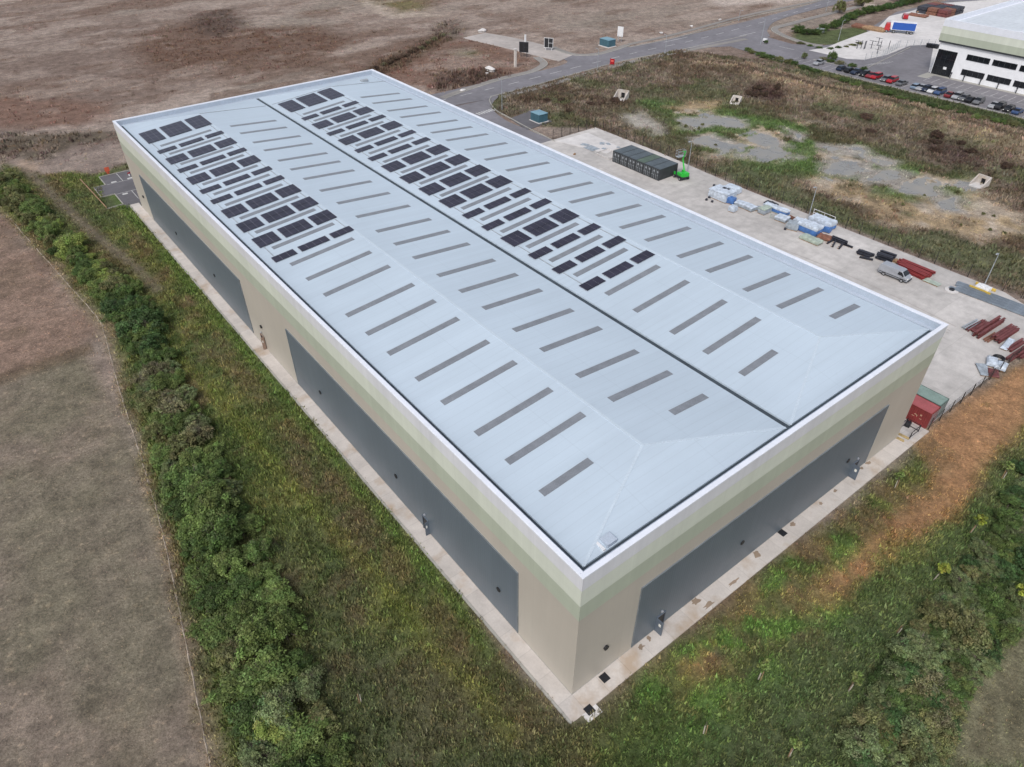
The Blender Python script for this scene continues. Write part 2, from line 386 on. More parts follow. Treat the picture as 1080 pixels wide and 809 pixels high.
WATERB = [blob(890, 177, 20, 6, tilt=.15), blob(937, 188, 18, 5.5, tilt=-.1), blob(965, 200, 14, 5), blob(808, 162, 22, 3.5, tilt=.05), blob(772, 130, 12, 5, tilt=.1),
          blob(754, 151, 14, 5, tilt=.2), blob(735, 128, 13, 4, tilt=-.2), blob(838, 141, 9, 3.5, tilt=.4), blob(880, 158, 9, 3, tilt=.1), blob(925, 171, 12, 3, tilt=.2), blob(1000, 213, 11, 5), blob(812, 152, 8, 3, tilt=.3), blob(903, 160, 6, 3, tilt=.8)]
BRIGHT = [blob(795, 133, 15, 12), blob(822, 148, 22, 5, tilt=.2), blob(1005, 190, 16, 6), blob(800, 176, 22, 5, tilt=.15), blob(700, 112, 22, 7, tilt=.3)]
MARSHG = PX([(650, 118), (700, 100), (760, 95), (830, 118), (900, 150), (960, 178), (1010, 195), (990, 205), (900, 200), (840, 190), (760, 170), (700, 160)])
EDGEG = PX([(745, 178), (800, 180), (870, 210), (960, 250), (1000, 250), (1085, 265), (1085, 300), (1010, 282), (900, 244), (820, 214)])
HEDGEG2 = [(199.5, 130), (198, 110), (196, 92), (194.5, 72), (196, 57), (197.5, 40), (198, 0), (203.5, 0), (203.3, 45), (202.8, 58), (201.6, 77), (201.2, 109), (201, 126)]

FARG = PX([(836, 42), (838, 32), (862, 33), (885, 30), (908, 28), (922, 33), (912, 42), (885, 47), (860, 47)])
def zones(x, y):
    """soil/plant pigment, tuft density and height at world points"""
    wx = x+5*(fbm(x, y, 9, 3)-.5)*1.6+1.2*(fbm(x, y, 2, 5)-.5); wy = y+5*(fbm(x, y, 9, 4)-.5)*1.6+1.2*(fbm(x, y, 2, 6)-.5)
    dist = np.hypot(x-CAM[0], y-CAM[1])
    c = np.zeros((len(x), 3)); d = np.zeros(len(x)); h = np.zeros(len(x))
    def paint(mk, col, dens=None, hh=None):
        nonlocal c, d, h
        mk = np.clip(mk, 0, 1)
        c = c*(1-mk)[:, None]+np.array(col)*mk[:, None] if np.ndim(col) == 1 else c*(1-mk)[:, None]+col*mk[:, None]
        if dens is not None: d = d*(1-mk)+dens*mk
        if hh is not None: h = h*(1-mk)+hh*mk
    one = np.ones(len(x))
    n1 = fbm(x*.5, y, 34, 21, 5); n2 = fbm(x*.4, y, 12, 33, 4); n3 = fbm(x, y, 5, 41, 4)
    # open brown fields
    paint(one, (.255, .20, .168), .10, .22)
    paint(sstep(n1-.52, .16), (.18, .135, .112))
    paint(sstep(n2-.58, .14)*.8, (.33, .272, .235))
    paint(sstep(.40-n1, .10)*.7, (.215, .185, .155))
    paint(sstep(fbm(x*.3, y, 20, 77, 4)-.60, .06)*.7, (.135, .085, .062), .3, .4)
    paint(sstep(sdist(REDB, wx, wy)+2, 8)*.95, (.125, .076, .054), .9, .4)
    paint(sstep(sdist(REDB2, wx, wy), 4)*.8, (.175, .105, .078), .5, .4)
    paint(sstep(sdist(DARKS, wx, wy), 3)*.9, (.105, .085, .062), .9, .7)
    paint(sstep(sdist(PLOUGH, wx, wy), 3)*.8, (.20, .16, .14), .3, .3)
    paint(sstep(sdist(GOLD, wx, wy), 6)*.9, (.145, .125, .055), .4, .5)
    paint(sstep(sdist(REDWEED, wx, wy), 5)*.85, (.165, .098, .072), .5, .5)
    paint(sstep(sdist(blob(490, 55, 16, 4), wx, wy), 4)*.8, (.11, .12, .06), .6, .5)
    paint(sstep(sdist(PURPLEWEED, wx, wy), 3)*.9, (.085, .06, .048), 1.6, 1.0)
    paint(sstep(fbm(x*.6, y, 9, 191, 4)-.56, .08)*.45*(y > 100), (.33, .27, .23))
    paint(sstep(fbm(x*.5, y, 7, 193, 4)-.60, .06)*.6*(y > 100), (.165, .115, .09), .5, .35)
    paint(sstep(sdist(PX([(376, 74), (425, 52), (463, 33), (478, 38), (445, 58), (400, 82)]), wx, wy), 3)*.9, (.10, .068, .045), 1.6, .8)
    paint(sstep(sdist(blob(475, 30, 18, 9), wx, wy), 5)*.8, (.13, .105, .085), 1.2, .8)
    paint(sstep(sdist(PX([(385, -2), (420, 14), (470, 15), (470, 17), (415, 18), (380, 4)]), wx, wy), 3)*.7, (.40, .34, .28))
    paint(sstep(sdist(PX([(200, 18), (240, 8), (262, 24), (235, 40), (205, 36)]), wx, wy), 4)*.7, (.085, .062, .052), 1.0, .5)
    paint(sstep(sdist(PX([(730, -12), (870, -12), (850, 1), (765, 6), (745, 2)]), wx, wy), 4)*.9, (.42, .36, .32))
    # left field
    L = sstep(sdist(LEFTFIELD, x+1.5*(n3-.5), y+2*(n3-.5)), 1.5)
    lc = np.array((.212, .172, .138))*np.ones((len(x), 1)); lc = lc*(1-.6*sstep(n3-.52, .2)[:, None])+np.array((.155, .135, .095))*.6*sstep(n3-.52, .2)[:, None]
    lc = lc*(1-.5*sstep(fbm(x, y, 14, 91)-.55, .1)[:, None])+np.array((.15, .14, .098))*.5*sstep(fbm(x, y, 14, 91)-.55, .1)[:, None]
    paint(L, lc, 1.1, .10)
    UL = sstep(sdist([(-500, 89), (-23, 89), (-19.5, 95), (-23.5, 135), (-26, 160), (-500, 330)], x, y), 3)
    paint(UL*.9, (.235, .165, .128), .8, .12)
    paint(UL*sstep(n3-.55, .12)*.7, (.165, .12, .088))
    paint(sstep(1.6-abs(y-88.6-.03*(x+22)+2*(n3-.5)), 1)*(x < -21)*.6, (.115, .085, .055), 1.5, .2)
    paint(sstep(1.0-abs(x-np.interp(y, [-20, 7, 16, 27, 43, 61], [-29, -27.6, -26.2, -24.9, -22.9, -20.6])+.5*(n3-.5)), .8)*(y < 60)*0, (0, 0, 0))
    # tan margin between field line and hedge
    mg = sstep(sdist([(-29.3, 14.6), (-22.4, 58.6), (-19, 93), (-23.5, 157), (-25, 170), (-21, 170), (-17, 113), (-15.5, 93), (-19.5, 60), (-24.5, 20), (-28, -20), (-36, -20)], wx*.3+x*.7, wy*.3+y*.7), 1.2)
    paint(mg*.9, (.265, .21, .15), 3.5, .2)
    paint(mg*sstep(n3-.5, .12)*.8, (.115, .10, .055), 6, .3)
    # rough green
    gm = sstep(sdist(GREEN, wx*.25+x*.75, wy*.25+y*.75), 1.6)
    g3 = fbm(x, y, 7, 61, 5); g4 = fbm(x, y, 2.6, 71, 4); g5 = fbm(x, y, 16, 81, 3)
    gc = np.array((.094, .113, .040))*one[:, None]
    def gmix(mk, col):
        nonlocal gc
        gc = gc*(1-mk[:, None])+np.array(col)*mk[:, None]
    gmix(sstep(g3-.52, .10)*.8, (.062, .090, .032))
    gmix(sstep(g4-.58, .08)*.75, (.150, .155, .060))
    gmix(sstep(fbm(x, y, 4, 95)-.58, .08)*.7, (.135, .098, .062))
    gmix(sstep(g5-.58, .10)*.4, (.088, .095, .055))
    # grey-green rank grass in the lower middle, fresh green by the front corner
    gmix(sstep(sdist(PX([(330, 700), (450, 640), (560, 740), (640, 760), (560, 815), (340, 815)]), wx, wy), 5)*.55, (.088, .098, .052))
    gmix(sstep(sdist(PX([(610, 760), (680, 715), (720, 740), (700, 815), (600, 815)]), wx, wy), 4)*.6, (.070, .105, .035))
    # brown earth seam along the left path, yellow weeds further out
    near = sstep(sdist([(-4.5, -3), (-1.6, -2), (-1.6, 60), (-4.2, 60)], wx, wy), 1.6)
    gmix(near*.3, (.12, .085, .05)); gmix(sstep(1.0-abs(x+3.0+.8*(g4-.5)), .8)*(y > 8)*.7, (.085, .135, .035)); gmix(sstep(1.6-abs(x+5.6+2*(g3-.5)), 1.2)*(y > -1)*(y < 75)*sstep(g4-.46, .1)*.6, (.125, .10, .055))
    yl = sstep(1.0-abs(x+8.6+.06*(y-30)+2.2*(fbm(x, y, 6, 5)-.5)), .9)*(y < 90)*(y > 0)
    gmix(yl*.45, (.145, .16, .042))
    gmix(sstep(sdist(PX([(60, 300), (150, 245), (200, 300), (230, 360), (200, 330), (130, 290)]), wx, wy), 4)*.3, (.11, .09, .035))
    # front right: bright weeds next to path, dull dark scrub towards the corner
    rr = sstep(-wy-3.2, 2)*sstep(wx-4, 4)
    gmix(rr*sstep(fbm(x, y, 3.5, 55)-.50, .07)*sstep(10+wy, 2.5)*.85*sstep(40-wx, 4), (.095, .175, .045))
    gmix(rr*sstep(-wy-10, 3)*.7, (.082, .118, .052))
    paint(gm, gc, 11.0, .34)
    om = np.maximum(sstep(sdist(ORANGE, wx*.35+x*.65, wy*.35+y*.65)+.3, 1.4)*np.maximum(sstep(fbm(x, y, 3.2, 15)-.42, .10), sstep(fbm(x, y, 3.2, 15)-.2, .10)*sstep(x-48, 10)), .85*sstep(sdist(ORANGE2, wx, wy), 2.4)*sstep(fbm(x, y, 3.2, 16)-.54, .10))
    paint(om*(.62+.33*sstep(x-46, 16)), (.34, .19, .10), .6, .12)
    paint(sstep(sdist(ORANGE, wx, wy), 2)*sstep(fbm(x, y, 6, 19)-.62, .05)*.7, (.30, .17, .09))
    seam = sstep(2.2-abs(wy+4.6), 1.5)*sstep(wx-8, 3)*(wx < 62)
    paint(seam*sstep(fbm(x, y, 3, 29)-.50, .10)*.6, (.150, .112, .062), 6, .26)
    paint(sstep(sdist(BRFIELD, wx*.3+x*.7, wy*.3+y*.7), 1.2), (.175, .165, .105), 4, .14)
    bl = sstep(.7-abs(sdist(BRFIELD, x, y)-2.0+1.2*(n3-.5)), .6); paint(bl*.5, (.10, .085, .055))
    paint(sstep(.9-abs(x-np.interp(y, [-20, 7, 16, 27, 43, 61, 75], [-28.5, -26.9, -25.7, -24.3, -22.4, -20.0, -18.2])+.8*(n3-.5)), .7)*(y < 75), (.095, .125, .045), 11, .45)
    # dirt track beside the hedge
    for i in range(len(TRACK)-1):
        (x0, y0), (x1, y1) = TRACK[i], TRACK[i+1]
        t = np.clip(((x-x0)*(x1-x0)+(y-y0)*(y1-y0))/((x1-x0)**2+(y1-y0)**2), 0, 1)
        dd = np.hypot(x-x0-t*(x1-x0), y-y0-t*(y1-y0))
        paint(sstep(.85-dd+.5*(n3-.5), .6)*.95*(.4+.6*min(1, (7-i)/5)), (.185, .155, .12), 1.0, .15); paint(sstep(2.0-dd+.7*(n3-.5), .9)*.5*(.4+.6*min(1, (7-i)/5)), (.105, .09, .055), 5, .25)
    paint(sstep(sdist(blob(28, 174, 11, 6), wx, wy), 1.5)*.9, (.31, .235, .18), .2, .1)
    # scrub beyond the yard
    sm = sstep(sdist(SCRUB, x, y), 1.0)
    s1 = fbm(x, y, 14, 101, 5); s2 = fbm(x, y, 5, 111, 5)
    sc = np.array((.132, .110, .080))*one[:, None]
    def smix(mk, col):
        nonlocal sc
        sc = sc*(1-mk[:, None])+np.array(col)*mk[:, None]
    smix(sstep(s1-.54, .10)*.85, (.098, .072, .050)); smix(sstep(s2-.56, .10)*.8, (.205, .168, .128)); smix(sstep(fbm(x, y, 9, 121)-.58, .08)*.75, (.088, .100, .050))
    smix(sstep(sdist(MARSHG, wx, wy), 4)*.7, (.105, .105, .058)); smix(sstep(sdist(EDGEG, wx, wy), 3)*.75, (.105, .122, .062))
    for q in BRIGHT: smix(sstep(sdist(q, wx, wy), 3)*.85, (.085, .135, .05))
    smix(sstep(sdist(blob(805, 97, 18, 7), wx, wy), 3)*.95, (.060, .036, .032))
    smix(sstep(sdist(blob(1000, 160, 34, 13, tilt=.3), wx, wy), 4)*.85, (.085, .060, .050))
    smix(sstep(sdist(PX([(780, 75), (860, 95), (1000, 130), (1085, 150), (1085, 175), (980, 135), (860, 108), (800, 90)]), wx, wy), 4)*.5, (.25, .195, .135))
    for off, cc_ in ((0, (.30, .235, .165)), (7, (.085, .062, .045)), (13, (.25, .195, .14))):
        pts_ = [(a+off*.75, b+off*.3) for a, b in BANK]; dd = np.full(x.shape, 99.)
        for i in range(len(pts_)-1):
            (x0, y0), (x1, y1) = pts_[i], pts_[i+1]; t = np.clip(((wx-x0)*(x1-x0)+(wy-y0)*(y1-y0))/((x1-x0)**2+(y1-y0)**2), 0, 1)
            dd = np.minimum(dd, np.hypot(wx-x0-t*(x1-x0), wy-y0-t*(y1-y0)))
        smix(sstep(2.4-dd, 1.8)*.8*sstep(s2-.40, .12), cc_)
    paint(sm, sc, 1.5, .62)
    for q in (SAND, SAND2, SAND3):
        paint(sstep(sdist(q, wx, wy), 3)*sstep(s2-.30, .15), (.36, .272, .17), .10, .3)
    paint(sstep(sdist(SAND, wx, wy), 4)*sstep(s2-.52, .10)*.8, (.37, .32, .27), .05, .2)
    paint(sstep(sdist(GRAVEL1, wx, wy), 3)*.9, (.36, .335, .30), .15, .3)
    mz = sstep(sdist(MUDZ, wx, wy), 6); mn = fbm(x*.75, y, 8, 200, 5)
    paint(mz*sstep(mn-.595, .04), (.37, .30, .215), .15, .3)
    paint(mz*sstep(mn-.665, .04), (.36, .325, .285), .04, .3)
    paint(mz*sstep(.595-mn, .03)*.9, (.070, .068, .034), 2.0, .5)
    paint(mz*sstep(fbm(x, y, 10, 207, 4)-.53, .05)*.9, (.085, .14, .045), 2.0, .45)
    mx, my = x+9*(fbm(x, y, 6, 3)-.5), y+9*(fbm(x, y, 6, 4)-.5)
    for q in WATERB: paint(sstep(sdist(q, mx, my)+1.8, 1.8)*.9, (.33, .305, .275), .04, .3)
    paint(sstep(sdist(FARG, x, y), 1.5), (.085, .105, .045), 3, .4)
    paint(sstep(sdist(HEDGEG2, x, y), 1.0), (.060, .078, .034), 3, .55)
    return c, d, h

BANK = [G(*q) for q in ((716, 70), (770, 74), (850, 96), (925, 112), (1000, 133), (1090, 158))] + [(168, -20), (172, -60)]
MUDZ = PX([(765, 112), (830, 125), (905, 148), (960, 172), (1030, 196), (1010, 212), (960, 212), (900, 196), (850, 184), (770, 166), (735, 158), (715, 140), (700, 118)])
def terrain(x, y):
    z = -.07-.12*fbm(x, y, 6, 7)
    near = (x > 105) & (x < 215) & (y > -70) & (y < 160)
    if near.any():
        xs, ys = x[near], y[near]; dd = np.full(xs.shape, 99.)
        for i in range(len(BANK)-1):
            (x0, y0), (x1, y1) = BANK[i], BANK[i+1]; t = np.clip(((xs-x0)*(x1-x0)+(ys-y0)*(y1-y0))/((x1-x0)**2+(y1-y0)**2), 0, 1)
            dd = np.minimum(dd, np.hypot(xs-x0-t*(x1-x0), ys-y0-t*(y1-y0)))
        zz = z[near]+1.5*np.exp(-(dd/6.)**2)*np.clip((150-ys)/12, 0, 1)
        mz = sstep(sdist(MUDZ, xs+5*1.6*(fbm(xs, ys, 9, 3)-.5), ys+5*1.6*(fbm(xs, ys, 9, 4)-.5)), 6)
        zz = zz-.34*mz*sstep(fbm(xs*.75, ys, 8, 200, 5)-.70, .03)
        z = z.copy(); z[near] = zz
    wx = x+9*(fbm(x, y, 6, 3)-.5); wy = y+9*(fbm(x, y, 6, 4)-.5)
    for q in WATERB: z = z-.22*sstep(sdist(q, wx, wy), 1.6)
    return z

# ------------------------------------------------------------------ paved shapes
def smooth(pts, k=6):
    """Catmull-Rom through points (open)"""
    out = []; P = [pts[0]]+list(pts)+[pts[-1]]
    for i in range(1, len(P)-2):
        for j in range(k):
            t = j/k; p0, p1, p2, p3 = (np.array(P[i+q]) for q in (-1, 0, 1, 2))
            out.append(tuple(.5*((2*p1)+(-p0+p2)*t+(2*p0-5*p1+4*p2-p3)*t*t+(-p0+3*p1-3*p2+p3)*t**3)))
    out.append(tuple(pts[-1])); return out
ROAD_UP = smooth([(60, 166), (80, 164.5), (98, 163), (116, 162.8), (133, 162.2), (146, 163.6)]) 
MAIN = [(40, 151)] + smooth([(75, 152), (92, 150.5), (104, 149.0), (107, 150.8), (135, 152.5), (161, 154.0), (186, 151.8), (203, 144)]) + \
       [(226, 144)] + smooth([(232, 150), (250, 158), (284, 160.5), (320, 161), (700, 170)]) + [(700, 184)] + \
       smooth([(320, 173), (284, 167.3), (240, 164.5), (200.9, 164.2), (173, 165.7), (158, 167.5), (152, 170)]) + \
       [(146, 168)] + smooth([(145.5, 165.5), (142, 163.2), (133, 162.2), (116, 162.8), (98, 163), (40, 164)])
ACCESS = smooth([(104, 149.0), (97, 143), (93.5, 132), (93.5, 122), (93.6, 112.6)]) + [(70, 112.6), (70, 151)]
SIDE = [(146, 168), (152, 170)] + smooth([(153, 183), (151, 200), (147, 214)]) + [(136, 213)] + smooth([(139, 195), (141, 180), (143, 167)])
YARD = [(58.0, -1.4), (103.3, -1.4), (107.0, 8), (107.2, 66), (108.5, 90), (108.5, 112.5), (70, 112.5), (58.0, 138)]
PADW = PX([(587, 149), (620, 140), (653, 155), (640, 162)])
LCAR = [(-6.3, 140.2), (-1.8, 139.3), (-1.8, 138), (62, 138), (62, 158.9), (-3.0, 158.9)]
PADS = PX([(538, 125), (563, 115), (582, 128), (556, 137)])
FACPAD = [(203.2, 45), (203.2, 10), (330, 10), (330, 175), (330, 138), (270, 132), (256, 121), (236, 121), (227, 124), (222, 135), (226, 144), (203, 144), (200.6, 128), (201.5, 109), (202.4, 77)]
FACPAD = [(204, -60), (330, -60), (420, 60), (420, 131), (300, 136.5), (262, 127), (256, 121.5), (240, 121), (229, 124), (222.5, 132), (224, 144), (203, 144), (200.6, 128), (201.5, 109), (202.4, 77), (203.3, 50)]
STRIPS += [MAIN, ACCESS, SIDE, YARD, LCAR, PADS, FACPAD, [(-1.9, -2.2), (62, -2.2), (62, 160), (-1.9, 160)]]

# ------------------------------------------------------------------ ground sheet
def axis(parts, lo, hi):
    out = [lo]; 
    for a, b, st in parts: out += list(np.arange(a, b, st))
    out += [hi]; return np.array(out)
ax = np.concatenate([np.array([-3000, -1500, -800, -400, -200, -120]), np.arange(-80, -45, 2.5), np.arange(-45, 112, .65), np.arange(112, 215, 1.0), np.arange(215, 430, 3.0), np.array([450, 520, 700, 1000, 1800, 3000])])
ay = np.concatenate([np.array([-3000, -1500, -800, -400, -200, -100]), np.arange(-60, -40, 2.5), np.arange(-40, 125, .65), np.arange(125, 215, 1.0), np.arange(215, 430, 2.0), np.array([450, 520, 700, 1000, 1800, 3000])])
X, Y = np.meshgrid(ax, ay); gx, gy = X.ravel(), Y.ravel()
gc, _, _ = zones(gx, gy); gz = terrain(gx, gy)
nx, ny = len(ax), len(ay)
ii = (np.arange(ny-1)[:, None]*nx+np.arange(nx-1)[None, :]).ravel()
F = np.stack([ii, ii+1, ii+nx+1, ii+nx], 1)
def fast_mesh(name, V, F, C, m):
    me = bpy.data.meshes.new(name); k = F.shape[1]
    me.vertices.add(len(V)); me.vertices.foreach_set('co', V.astype(np.float32).ravel())
    me.loops.add(F.size); me.loops.foreach_set('vertex_index', F.astype(np.int32).ravel())
    me.polygons.add(len(F)); me.polygons.foreach_set('loop_start', np.arange(0, F.size, k, dtype=np.int32))
    me.polygons.foreach_set('loop_total', np.full(len(F), k, np.int32))
    at = me.color_attributes.new('Col', 'FLOAT_COLOR', 'POINT')
    at.data.foreach_set('color', np.concatenate([C, np.ones((len(C), 1))], 1).astype(np.float32).ravel())
    me.materials.append(m); me.update(calc_edges=True); return me
me = fast_mesh('ground', np.stack([gx, gy, gz], 1), F, gc, M['ground']); me.polygons.foreach_set('use_smooth', np.ones(len(F), bool))
go = bpy.data.objects.new('ground', me); COL.objects.link(go); tag(go, kind='structure')
wb = MB()
wb.quad([(*q, -.235) for q in [(118, 15), (172, 20), (172, 128), (118, 128)]]); struct('water', wb, M['water'])

# ------------------------------------------------------------------ tufts
def tufts(name, label, cand, gate, blades, width, hmul=1., cvar=.35, lean=.55, spread=.22, m=None, cmul=(1, 1, 1)):
    """cand: (N,2) candidate points; gate: density that keeps a point always"""
    x, y = cand[:, 0], cand[:, 1]
    c, d, h = zones(x, y)
    ok = RNG.random(len(x)) < d/gate
    for q in STRIPS: ok &= sdist(q, x, y) < -.12
    x, y, c, h = x[ok], y[ok], c[ok], h[ok]
    n = len(x); k = blades; N = n*k
    bx = np.repeat(x, k)+RNG.normal(0, spread, N); by = np.repeat(y, k)+RNG.normal(0, spread, N); bz = terrain(bx, by)-.03
    hh = np.repeat(h*RNG.uniform(.55, 1.35, n), k)*RNG.uniform(.6, 1.2, N)*hmul
    a = RNG.uniform(0, 2*np.pi, N); la = RNG.uniform(0, 2*np.pi, N); ll = RNG.uniform(.1, lean, N)*hh
    ww = width*RNG.uniform(.6, 1.4, N)*np.clip(hh/.4, .5, 2)
    V = np.zeros((N, 3, 3))
    V[:, 0] = np.stack([bx-np.cos(a)*ww, by-np.sin(a)*ww, bz], 1)
    V[:, 1] = np.stack([bx+np.cos(a)*ww, by+np.sin(a)*ww, bz], 1)
    V[:, 2] = np.stack([bx+np.cos(la)*ll, by+np.sin(la)*ll, bz+hh], 1)
    C = np.repeat(c*RNG.uniform(1-cvar, 1+cvar, (n, 1))*RNG.normal(1, .06, (n, 3)), k, 0)*RNG.uniform(.75, 1.3, (N, 1))*np.array(cmul)
    C = np.repeat(np.clip(C, .005, .8), 3, 0)
    o = bpy.data.objects.new(name, fast_mesh(name, V.reshape(-1, 3), np.arange(N*3).reshape(-1, 3), C, m or M['grass'])); COL.objects.link(o)
    tag(o, label, 'grass', kind='stuff'); return o
def cands(x0, x1, y0, y1, dens):
    n = int((x1-x0)*(y1-y0)*dens); return np.stack([RNG.uniform(x0, x1, n), RNG.uniform(y0, y1, n)], 1)
GT = (1.92, 1.92, 1.72)
tufts('rough_grass', 'rough green grass and weeds between the hedgerow and the warehouse and below its front corner', np.concatenate([cands(-30, -1.5, -25, 60, 9), cands(-30, -1.5, 60, 178, 6), cands(-10, 75, -34, -2, 9), cands(75, 112, -30, -2, 5)]), 11, 6, .085, hmul=1.25, cvar=.5, cmul=GT)
tufts('dry_stubble', 'short dry stubble scattered over the bare grey-brown field left of the hedgerow', np.concatenate([cands(-70, -20, -5, 100, 4), cands(-75, -20, 100, 170, 2)]), 4, 4, .09, cvar=.6, lean=1.2, cmul=(1.9, 1.8, 1.65))
tufts('scrub_grass', 'brown and olive rank grass around the marsh beyond the yard fence', np.concatenate([cands(96, 205, -5, 155, 1.7)]), 2.0, 7, .13, lean=.7, spread=.45, cmul=(1.45, 1.42, 1.42))
tufts('field_weeds', 'low reddish weeds on the open brown field behind the warehouse', cands(-45, 320, 140, 400, .45), 1.2, 6, .14, hmul=1.2, lean=.8, spread=.5, cmul=(1.45, 1.4, 1.4))

# ------------------------------------------------------------------ roads, yard, paths
def pave(name, poly, m, z=0.0, t=.35):
    b = MB(); b.prism(poly, z-t, z); return struct(name, b, M[m])
def ribbon(b, pts, a, c, z0, z1, mi=0):
    P = [np.array(q, float) for q in pts]; N = []
    for i in range(len(P)):
        t = P[min(i+1, len(P)-1)]-P[max(i-1, 0)]; t /= np.linalg.norm(t)+1e-9; N.append(np.array((-t[1], t[0])))
    n = len(P)
    V = [(*(p+k*a), z) for z in (z0, z1) for p, k in zip(P, N)]+[(*(p+k*c), z) for z in (z0, z1) for p, k in zip(P, N)]
    f = []
    for i in range(n-1):
        f += [(n+i, n+i+1, 3*n+i+1, 3*n+i), (i, n+i, n+i+1, i+1)[::-1], (2*n+i, 3*n+i, 3*n+i+1, 2*n+i+1)]
    f += [(0, n, 3*n, 2*n), (n-1, 2*n-1, 4*n-1, 3*n-1)[::-1]]
    return b.add(V, f, mi)
pave('road', MAIN, 'asphalt', 0)
pave('access_road', ACCESS, 'asphalt', -.004)
pave('side_road', SIDE, 'gravel', .004)
pave('yard', YARD, 'concrete_yard', 0.0)
pave('concrete_pad', PADW, 'concrete_pad', .05)
pave('car_park', [(-5.5, 147), (-5.5, 153.3), (-3, 153.3), (-3, 158.9), (62, 158.9), (62, 138.2), (-2.7, 138.2), (-2.7, 147)], 'asphalt_dark', 0)
pave('kiosk_hardstanding', PADS, 'asphalt_dark', .004)
pave('far_car_park', FACPAD, 'asphalt', -.008)
b = MB(); b.prism([(-1.75, -2.05), (58, -2.05), (58, -.005), (-.005, -.005), (-.005, 136.6), (0, 139), (-1.75, 139)], -.3, .03); struct('path', b, M['path'])
b = MB(); b.box(58, 62.2, -2.05, -1.4, -.3, .028); struct('path_end', b, M['path'])
b = MB()
for pts in ([(-1.9, -2.0), (-1.9, 120), (-1.9, 139)],): ribbon(b, pts, -.12, .12, -.2, .06)
struct('path_edging', b, M['kerb'])
FARC = PX([(853, 53), (872, 50), (886, 44), (905, 37), (925, 30), (938, 17), (960, 12), (985, 4), (1010, 2), (1040, 0)]) + [(420, 130), (420, 84), (226, 84)] + PX([(985, 47), (960, 48), (935, 58), (912, 63), (893, 62)])
pave('far_yard', FARC, 'concrete_pad', .006, .3)
pave('far_forecourt', [(219, 84), (225.4, 84), (225.4, -40), (223.7, -40), (223.7, 81), (219, 81)], 'kerb', .01, .3)
b = MB()
lo = smooth(PX([(530, 102), (580, 89), (620, 77.5), (660, 66.5), (700, 58), (787, 41)]))
ribbon(b, lo, -1.2, 1.0, -.2, .05)
up = smooth(PX([(470, 104), (492, 96), (530, 84), (560, 77), (574, 71), (577, 66), (569, 60)]))
ribbon(b, up, 0, 2.4, -.2, .06)
up2 = smooth(PX([(580, 50), (592, 55), (607, 58.5), (630, 58), (650, 53), (664, 48)])); ribbon(b, up2, 0, 2.2, -.2, .06)
up3 = smooth(PX([(664, 47.5), (720, 35), (787, 17), (853, 3.5), (880, -2)])); ribbon(b, up3, 0, 1.7, -.2, .05)
lo2 = smooth(PX([(866, 49), (848, 46), (828, 39.5), (815, 33), (815, 29), (826, 26), (860, 17), (905, 6)])); ribbon(b, lo2, -2.4, 0, -.2, .07)
struct('pavement', b, M['pave'])
b = MB()
for q in (smooth(PX([(517.5, 102), (560, 91), (620, 74), (660, 63.5), (720, 52), (787, 37.5)])), up, up2, smooth(PX([(664, 50), (720, 38), (787, 18.5), (853, 5)])), lo2, smooth(PX([(518, 102), (516.5, 107), (523, 116), (537, 124), (557, 135), (585, 149)])),
          [(200.9, 127), (201.6, 109), (202.4, 77), (203.3, 58), (203.6, 30)]): ribbon(b, q, -.12, .12, -.2, .12)
ribbon(b, smooth(PX([(858, 63), (885, 69), (905, 76), (918, 70), (960, 50)])), -.12, .12, -.2, .12)
struct('kerb', b, M['kerb'])
# painted markings
mk = MB(); mid = smooth([(86, 157), (116, 157), (146, 158.2), (175, 158.6), (200, 157.6), (245, 159.8), (284, 164), (340, 167.4), (420, 171)], 30)
L = 0
for i in range(len(mid)-1):
    p, q = np.array(mid[i]), np.array(mid[i+1]); s0 = np.linalg.norm(q-p)
    if (L % 9) < 4.2 : ribbon(mk, [p, q], -.11, .11, .002, .006)
    L += s0
a0, a1 = np.array(G(503, 120.5)), np.array(G(521, 115.3))
for i in range(7):
    c = a0+(a1-a0)*(i+.5)/7; hw_ = np.linalg.norm(a1-a0)/7*.28; mk.box(c[0]-hw_, c[0]+hw_, c[1]-.9, c[1]+.9, -.003, .005, rz=math.atan2(a1[1]-a0[1], a1[0]-a0[0]), c=c)
for p0, p1 in (((780, 38), (797, 34)), ((822, 49), (838, 52.5)), ((905, 3), (884, 8)), ((700, 44.5), (725, 39))): ribbon(mk, PX([p0, p1]), -.12, .12, .002, .007)
for i in range(34):                                        # far car park bays
    y = 120-i*2.45
    if y > 60 or True: mk.box(203.9, 208.9, y-.05, y+.05, -.007, .001)
for i in range(12):
    y = 80.5-i*2.5; mk.box(216.0, 221.5, y-.06, y+.06, -.007, .001)
mk.box(216.0, 216.1, 50, 80.5, -.007, .001)
for i in range(6):
    c = np.array(G(950-i*7.5, 56.5-i*1.5)); mk.box(c[0]-2, c[0]+2, c[1]-.06, c[1]+.06, -.007, .001)
for i in range(8):
    c = np.array(G(916+i*3.2, 68-i*.3)); mk.box(c[0]-2.2, c[0]+2.2, c[1]-.05, c[1]+.05, -.007, .001)
for xx in (.6, 4.0): mk.box(xx-.06, xx+.06, 153.3, 158.7, .001, .005)
for xx in (.6, 4.0): mk.box(xx-.06, xx+.06, 141.3, 146.6, .001, .005)
mk.box(-2.9, 10, 153.24, 153.36, .001, .005); mk.box(-2.6, 10, 146.55, 146.67, .001, .005)
for xx, yy in ((-1.2, 154.0), (2.3, 154.0), (-1.0, 145.7), (2.3, 145.7)): mk.box(xx-.55, xx+.55, yy-.35, yy+.35, .001, .006)
struct('road_markings', mk, M['roadwhite'])
kb = MB()
